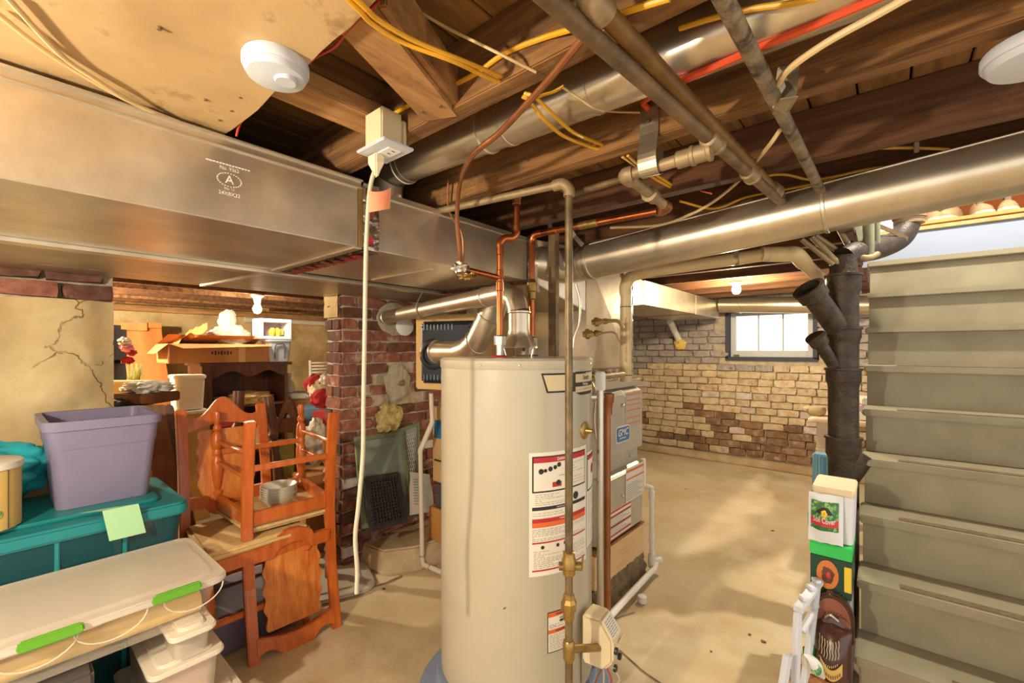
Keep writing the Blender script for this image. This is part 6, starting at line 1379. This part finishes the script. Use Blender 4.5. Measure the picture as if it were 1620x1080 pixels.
MB().b2((-.145, 1.982, .41), (-.112, 1.988, .50)).build('yellow_pouch', 'yellow_print', gsk, bevel=.002)
pl2 = thing('white_pail', 'square white pail with cream lid on top of the green box', 'pail', (-.2, 2.12, .566))
MB().rbox((-.20, 2.115, .655), (.20, .20, .175), .02, .92).build('tub', 'bucket_white', pl2, smooth=True)
MB().rbox((-.20, 2.115, .755), (.205, .205, .024), .02).build('lid', 'lid_cream', pl2, bevel=.005, smooth=True)
sbg = thing('soil_bag', 'white bag printed with a flower and soil label leaning on the pail', 'bag', (-.25, 1.99, .567))
def bagf(u, v): return V(-.315+.165*u, 2.0-.012-.03*math.sin(u*math.pi)*math.sin(v*math.pi)+.02*v, .569+.175*v+.004*noise.noise(V(u*4, v*4, 0)))
MB().grid(bagf, 12, 12).grid(lambda u, v: V(-.315+.165*u, 2.0-.012+.004+.02*v, .569+.175*v), 6, 6).build('bag', 'bucket_white', sbg, smooth=True)
def onb(u, v, k=.003): p = bagf(u, v); return p-V(0, k, 0)
MB().grid(lambda u, v: onb(.08+.80*u, .28+.58*v, .002), 10, 10).build('label', 'leaf_print', sbg, smooth=True)
MB().grid(lambda u, v: onb(.08+.80*u, .38+.14*v, .003), 10, 3).build('label_band', 'red_print', sbg, smooth=True)
MB().grid(lambda u, v: onb(.22+.52*u, .60+.14*v*(1-(2*u-1)**2)+.02, .0035), 12, 3).build('label_arch', 'ink', sbg, smooth=True)
for k in range(5):
    a = math.radians(72*k); MB().blob(onb(.48+.05*math.cos(a), .63+.045*math.sin(a), .006), (.008, .003, .007), .1, 2, k, 2).build('flower_petal', 'yellow_print', sbg, smooth=True)
q = MB(); addtext(q, 'Soil Cover', .026, lambda a_, b_: onb(.48+a_/.165, .50+b_/.175, .006), .95, True); q.build('label_lettering', 'paper_white', sbg)
# charcoal bag and cap
bb_ = thing('charcoal_bag', 'glossy dark brown printed bag leaning beside the stairs', 'bag', (-.19, 1.93, 0))
def chf(u, v):
    w_ = .165*(1-.12*max(0, v-.75)*4*abs(2*u-1)); return V(-.272+.165*u, 1.90+.05*v-.045*math.sin(u*math.pi)**.7*math.sin(min(1, v*1.15)*math.pi)**.6, .10+.235*v-.04*max(0, v-.8)*5*abs(2*u-1))
MB().grid(chf, 16, 16).grid(lambda u, v: chf(u, v)*1+V(0, (1.975-chf(u, v).y)*.9 if 0 < u < 1 and 0 < v < 1 else 0, 0), 16, 16).build('bag', 'brown_bag', bb_, smooth=True)
q = MB(); [q.tube([chf(.14+.075*i+.02*(j % 2), .52+.055*j-.06*math.sin(.3+.35*i))-V(0, .003, 0) for j in range(5)], .0018, 5) for i in range(8)]; [q.tube([chf(.15+.05*i, .44-.09*math.sin(.25*i+.3)+.03*j)-V(0, .003, 0) for j in range(2)], .0018, 5) for i in range(11)]
q.build('bag_lettering', 'label_tan', bb_)
MB().grid(lambda u, v: chf(.18+.6*u, .22+.17*v-.12*math.sin(u*math.pi)+.06)-V(0, .003, 0), 12, 4).build('bag_band', 'gold_print', bb_, smooth=True)
q = MB(); [q.tube([chf(.24+.06*i, .30-.10*math.sin((.1+.1*i)*math.pi)+.05*j)-V(0, .005, 0) for j in range(2)], .0018, 5) for i in range(9)]; q.build('band_lettering', 'dark_wood', bb_)
MB().blob((-.19, 1.93, .055), (.075, .06, .055), .2, 2, 3, 3).build('bag_foot', 'brown_bag', bb_, smooth=True)
cp = thing('mesh_pouch', 'arched red brown mesh pouch standing behind the dark printed bag', 'pouch', (-.195, 1.965, .24))
def archp(r, h_): return [(-r, 0)]+[(-r*math.cos(math.radians(t_)), h_-r*.9+r*.9*math.sin(math.radians(t_))) for t_ in range(0, 181, 15)]+[(r, 0)]
MB().prism([(x_-.195, z_+.24) for x_, z_ in archp(.098, .165)], (0, 1.985, 0), (1, 0, 0), (0, 0, 1), .03).build('rim', 'brown_bag', cp, bevel=.006, smooth=True)
MB().prism([(x_-.195, z_+.24) for x_, z_ in archp(.082, .148)], (0, 1.956, 0), (1, 0, 0), (0, 0, 1), .004).build('mesh_panel', 'brown_red', cp)
for i in range(9): MB().tube([V(-.27+.014*i, 1.9505, .27+.009*i), V(-.255+.014*i+.03, 1.9505, .335+.006*i-.0035*i*i*.3)], .0012, 5).build('mesh_line', 'dark_wood', cp)
MB().tube(curve([V(-.225, 1.93, .325), V(-.20, 1.915, .345), V(-.165, 1.93, .325)], 6), .004, 8).build('handle', 'steel', cp, smooth=True)
# white folding frame leaning
wfz = thing('white_wood_frame', 'white painted wooden frame leaning beside the stair clutter', 'frame', (-.34, 1.85, 0))
for a_, b_ in (((1262, 968, 1.50), (1258, 1085, 1.45)), ((1292, 928, 1.62), (1272, 1085, 1.55)), ((1246, 1035, 1.42), (1236, 1100, 1.40))):
    p, q_ = P(*a_[:2], d=a_[2]), P(*b_[:2], d=b_[2]); q_.z = .005 if q_.z < .1 else q_.z
    MB().strip([p, q_], .028, .018, up=(1, -.4, 0)).build('rail', 'white_wood', wfz, bevel=.003)
p, q_ = P(1262, 965, d=1.50), P(1296, 918, d=1.64)
MB().strip([p, q_], .03, .02).build('rail', 'white_wood', wfz, bevel=.003)
for u in (.25, .6, .85): MB().box(p.lerp(q_, u)+V(0, 0, .016), (.02, .03, .012), M=rot(YAW)).build('hinge_block', 'white_wood', wfz, bevel=.002)
MB().strip([P(1268, 1000, d=1.52), P(1292, 955, d=1.62)], .02, .014).build('rail', 'white_wood', wfz, bevel=.003)
# twine reel, green packet
rl = thing('white_reel', 'white plastic reel with green sticker on the floor by the stairs', 'reel', tuple(P(1295, 1062, d=1.55)))
ra = P(1283, 1050, d=1.55); rb_ = P(1312, 1066, d=1.57)
MB().tube(curve([ra-RT*.025, ra, ra.lerp(rb_, .5)+V(0, 0, -.006), rb_, rb_+RT*.02], 5), [.012, .02, .027, .029, .028, .028, .027, .026, .024, .0225, .0225, .024, .026, .028, .029, .029, .028, .026, .022, .016, .008], 20).build('body', 'white_plastic', rl, smooth=True)
MB().lathe([(.018, 0), (.018, .001)], ra-FW*.027, ax=-FW+V(0, 0, .4), n=20).build('sticker', 'leaf_print', rl)
tag(MB().grid(lambda u, v: P(1270+26*u, 1040-18*v-4*u, d=1.62+.03*u)+V(0, 0, .01*noise.noise(V(u*4, v*4, 2))), 6, 6).build('green_packet', 'green_bright', smooth=True), 'bright green plastic packet behind the white reel', 'packet')
tag(MB().grid(lambda u, v: P(1291+14*u, 1035-14*v, d=1.64+.03*u), 4, 4).build('yellow_packet', 'yellow_print', smooth=True), 'small yellow packet beside the green packet', 'packet')
tag(MB().blob(P(1285, 1095, d=1.58)+V(0, 0, .03), (.07, .06, .05), .3, 2, 3, 3).build('paper_sack', 'cardboard', smooth=True), 'brown paper sack under the white reel', 'sack')
# pale table with turned leg further back
tbz = thing('painted_table', 'beige painted table with square turned leg behind the drain stack', 'table', (-.2, 4.0, 0))
T0 = P(1279, 660, d=3.3)
MB().b2((T0.x, T0.y-.05, T0.z-.03), (T0.x+.75, T0.y+.55, T0.z)).build('table_top', 'beige_paint', tbz, bevel=.008)
lx, ly = T0.x+.09, T0.y+.02
MB().lathe([(.02, 0), (.03, .03), (.024, .12), (.024, .25)], (lx, ly, 0), n=16).build('leg', 'beige_paint', tbz, smooth=True)
for w2_, za, zb in ((.05, .25, .40), (.045, .40, .56), (.04, .56, T0.z-.03)): MB().b2((lx-w2_, ly-w2_, za), (lx+w2_, ly+w2_, zb)).build('leg_block', 'beige_paint', tbz, bevel=.006)
MB().b2((lx+.5, ly-.04, 0), (lx+.58, ly+.04, T0.z-.03)).build('leg', 'beige_paint', tbz, bevel=.006)
MB().b2((lx, ly+.40, 0), (lx+.08, ly+.48, T0.z-.03)).build('leg', 'beige_paint', tbz, bevel=.006)
dsh = thing('stone_dish', 'small beige stoneware dish on the pale table', 'dish', tuple(P(1291, 646, d=3.4)))
dc = V(P(1291, 646, d=3.4).x, P(1291, 646, d=3.4).y, T0.z)
MB().lathe([(.045, 0), (.062, .02), (.065, .05), (.055, .068), (.03, .07)], dc, n=24).build('body', 'beige_pot', dsh, smooth=True)
MB().blob(dc+V(-.055, -.02, .045), (.03, .03, .028), .2, 2, 2, 3).build('knob', 'beige_pot', dsh, smooth=True)
bl = P(1300, 770, d=3.0)
tag(MB().b2((bl.x-.05, bl.y-.05, .0), (bl.x+.06, bl.y+.06, H+(HOR-717)/F*3.0)).build('striped_bag', 'cloth_blue', bevel=.01), 'blue and white striped tall bag beside the pale table', 'bag')
bx3('striped_leg_sock', 'small blue striped parcel on the floor under the table', 'parcel', tuple(P(1285, 820, d=3.15)), (.05, .05, .10), 'cloth_blue', 0)
for i in range(3): bx3('paper_stack', ('lower', 'middle', 'upper')[i]+' bundle of pale papers on the table behind the stack', 'papers', (T0.x+.42, T0.y+.15, T0.z+.03+.055*i), (.26, .22, .05), ('paper_white', 'paper_lilac', 'paper_white')[i], .1*i, 'paper bundles on the table', .006)
tag(MB().b2((T0.x+.16, T0.y+.1, T0.z+.002), (T0.x+.175, T0.y+.4, T0.z+.22)).build('purple_board', 'purple_in', bevel=.003), 'thin dark purple board standing on the pale table', 'board')
for t in (gbx, gsk, pl2, sbg, bb_, cp):
    lx0 = t.location.x; t.scale.x = .64; t.location.x = -.217+(.305+lx0)*.64
for o in bpy.data.objects:
    if o.type == 'MESH' and o.name.split('.')[0] in ('small_print', 'label_white_print', 'pictogram', 'stamp', 'tape_print', 'sheet_bars', 'badge_print', 'box_print', 'box_lettering', 'bag_lettering', 'band_lettering', 'lid_lettering', 'label_red', 'label_orange', 'plate_lettering', 'label_frame') and o.parent: o['kind'] = 'stuff'
    if '_o' in o: del o['_o']
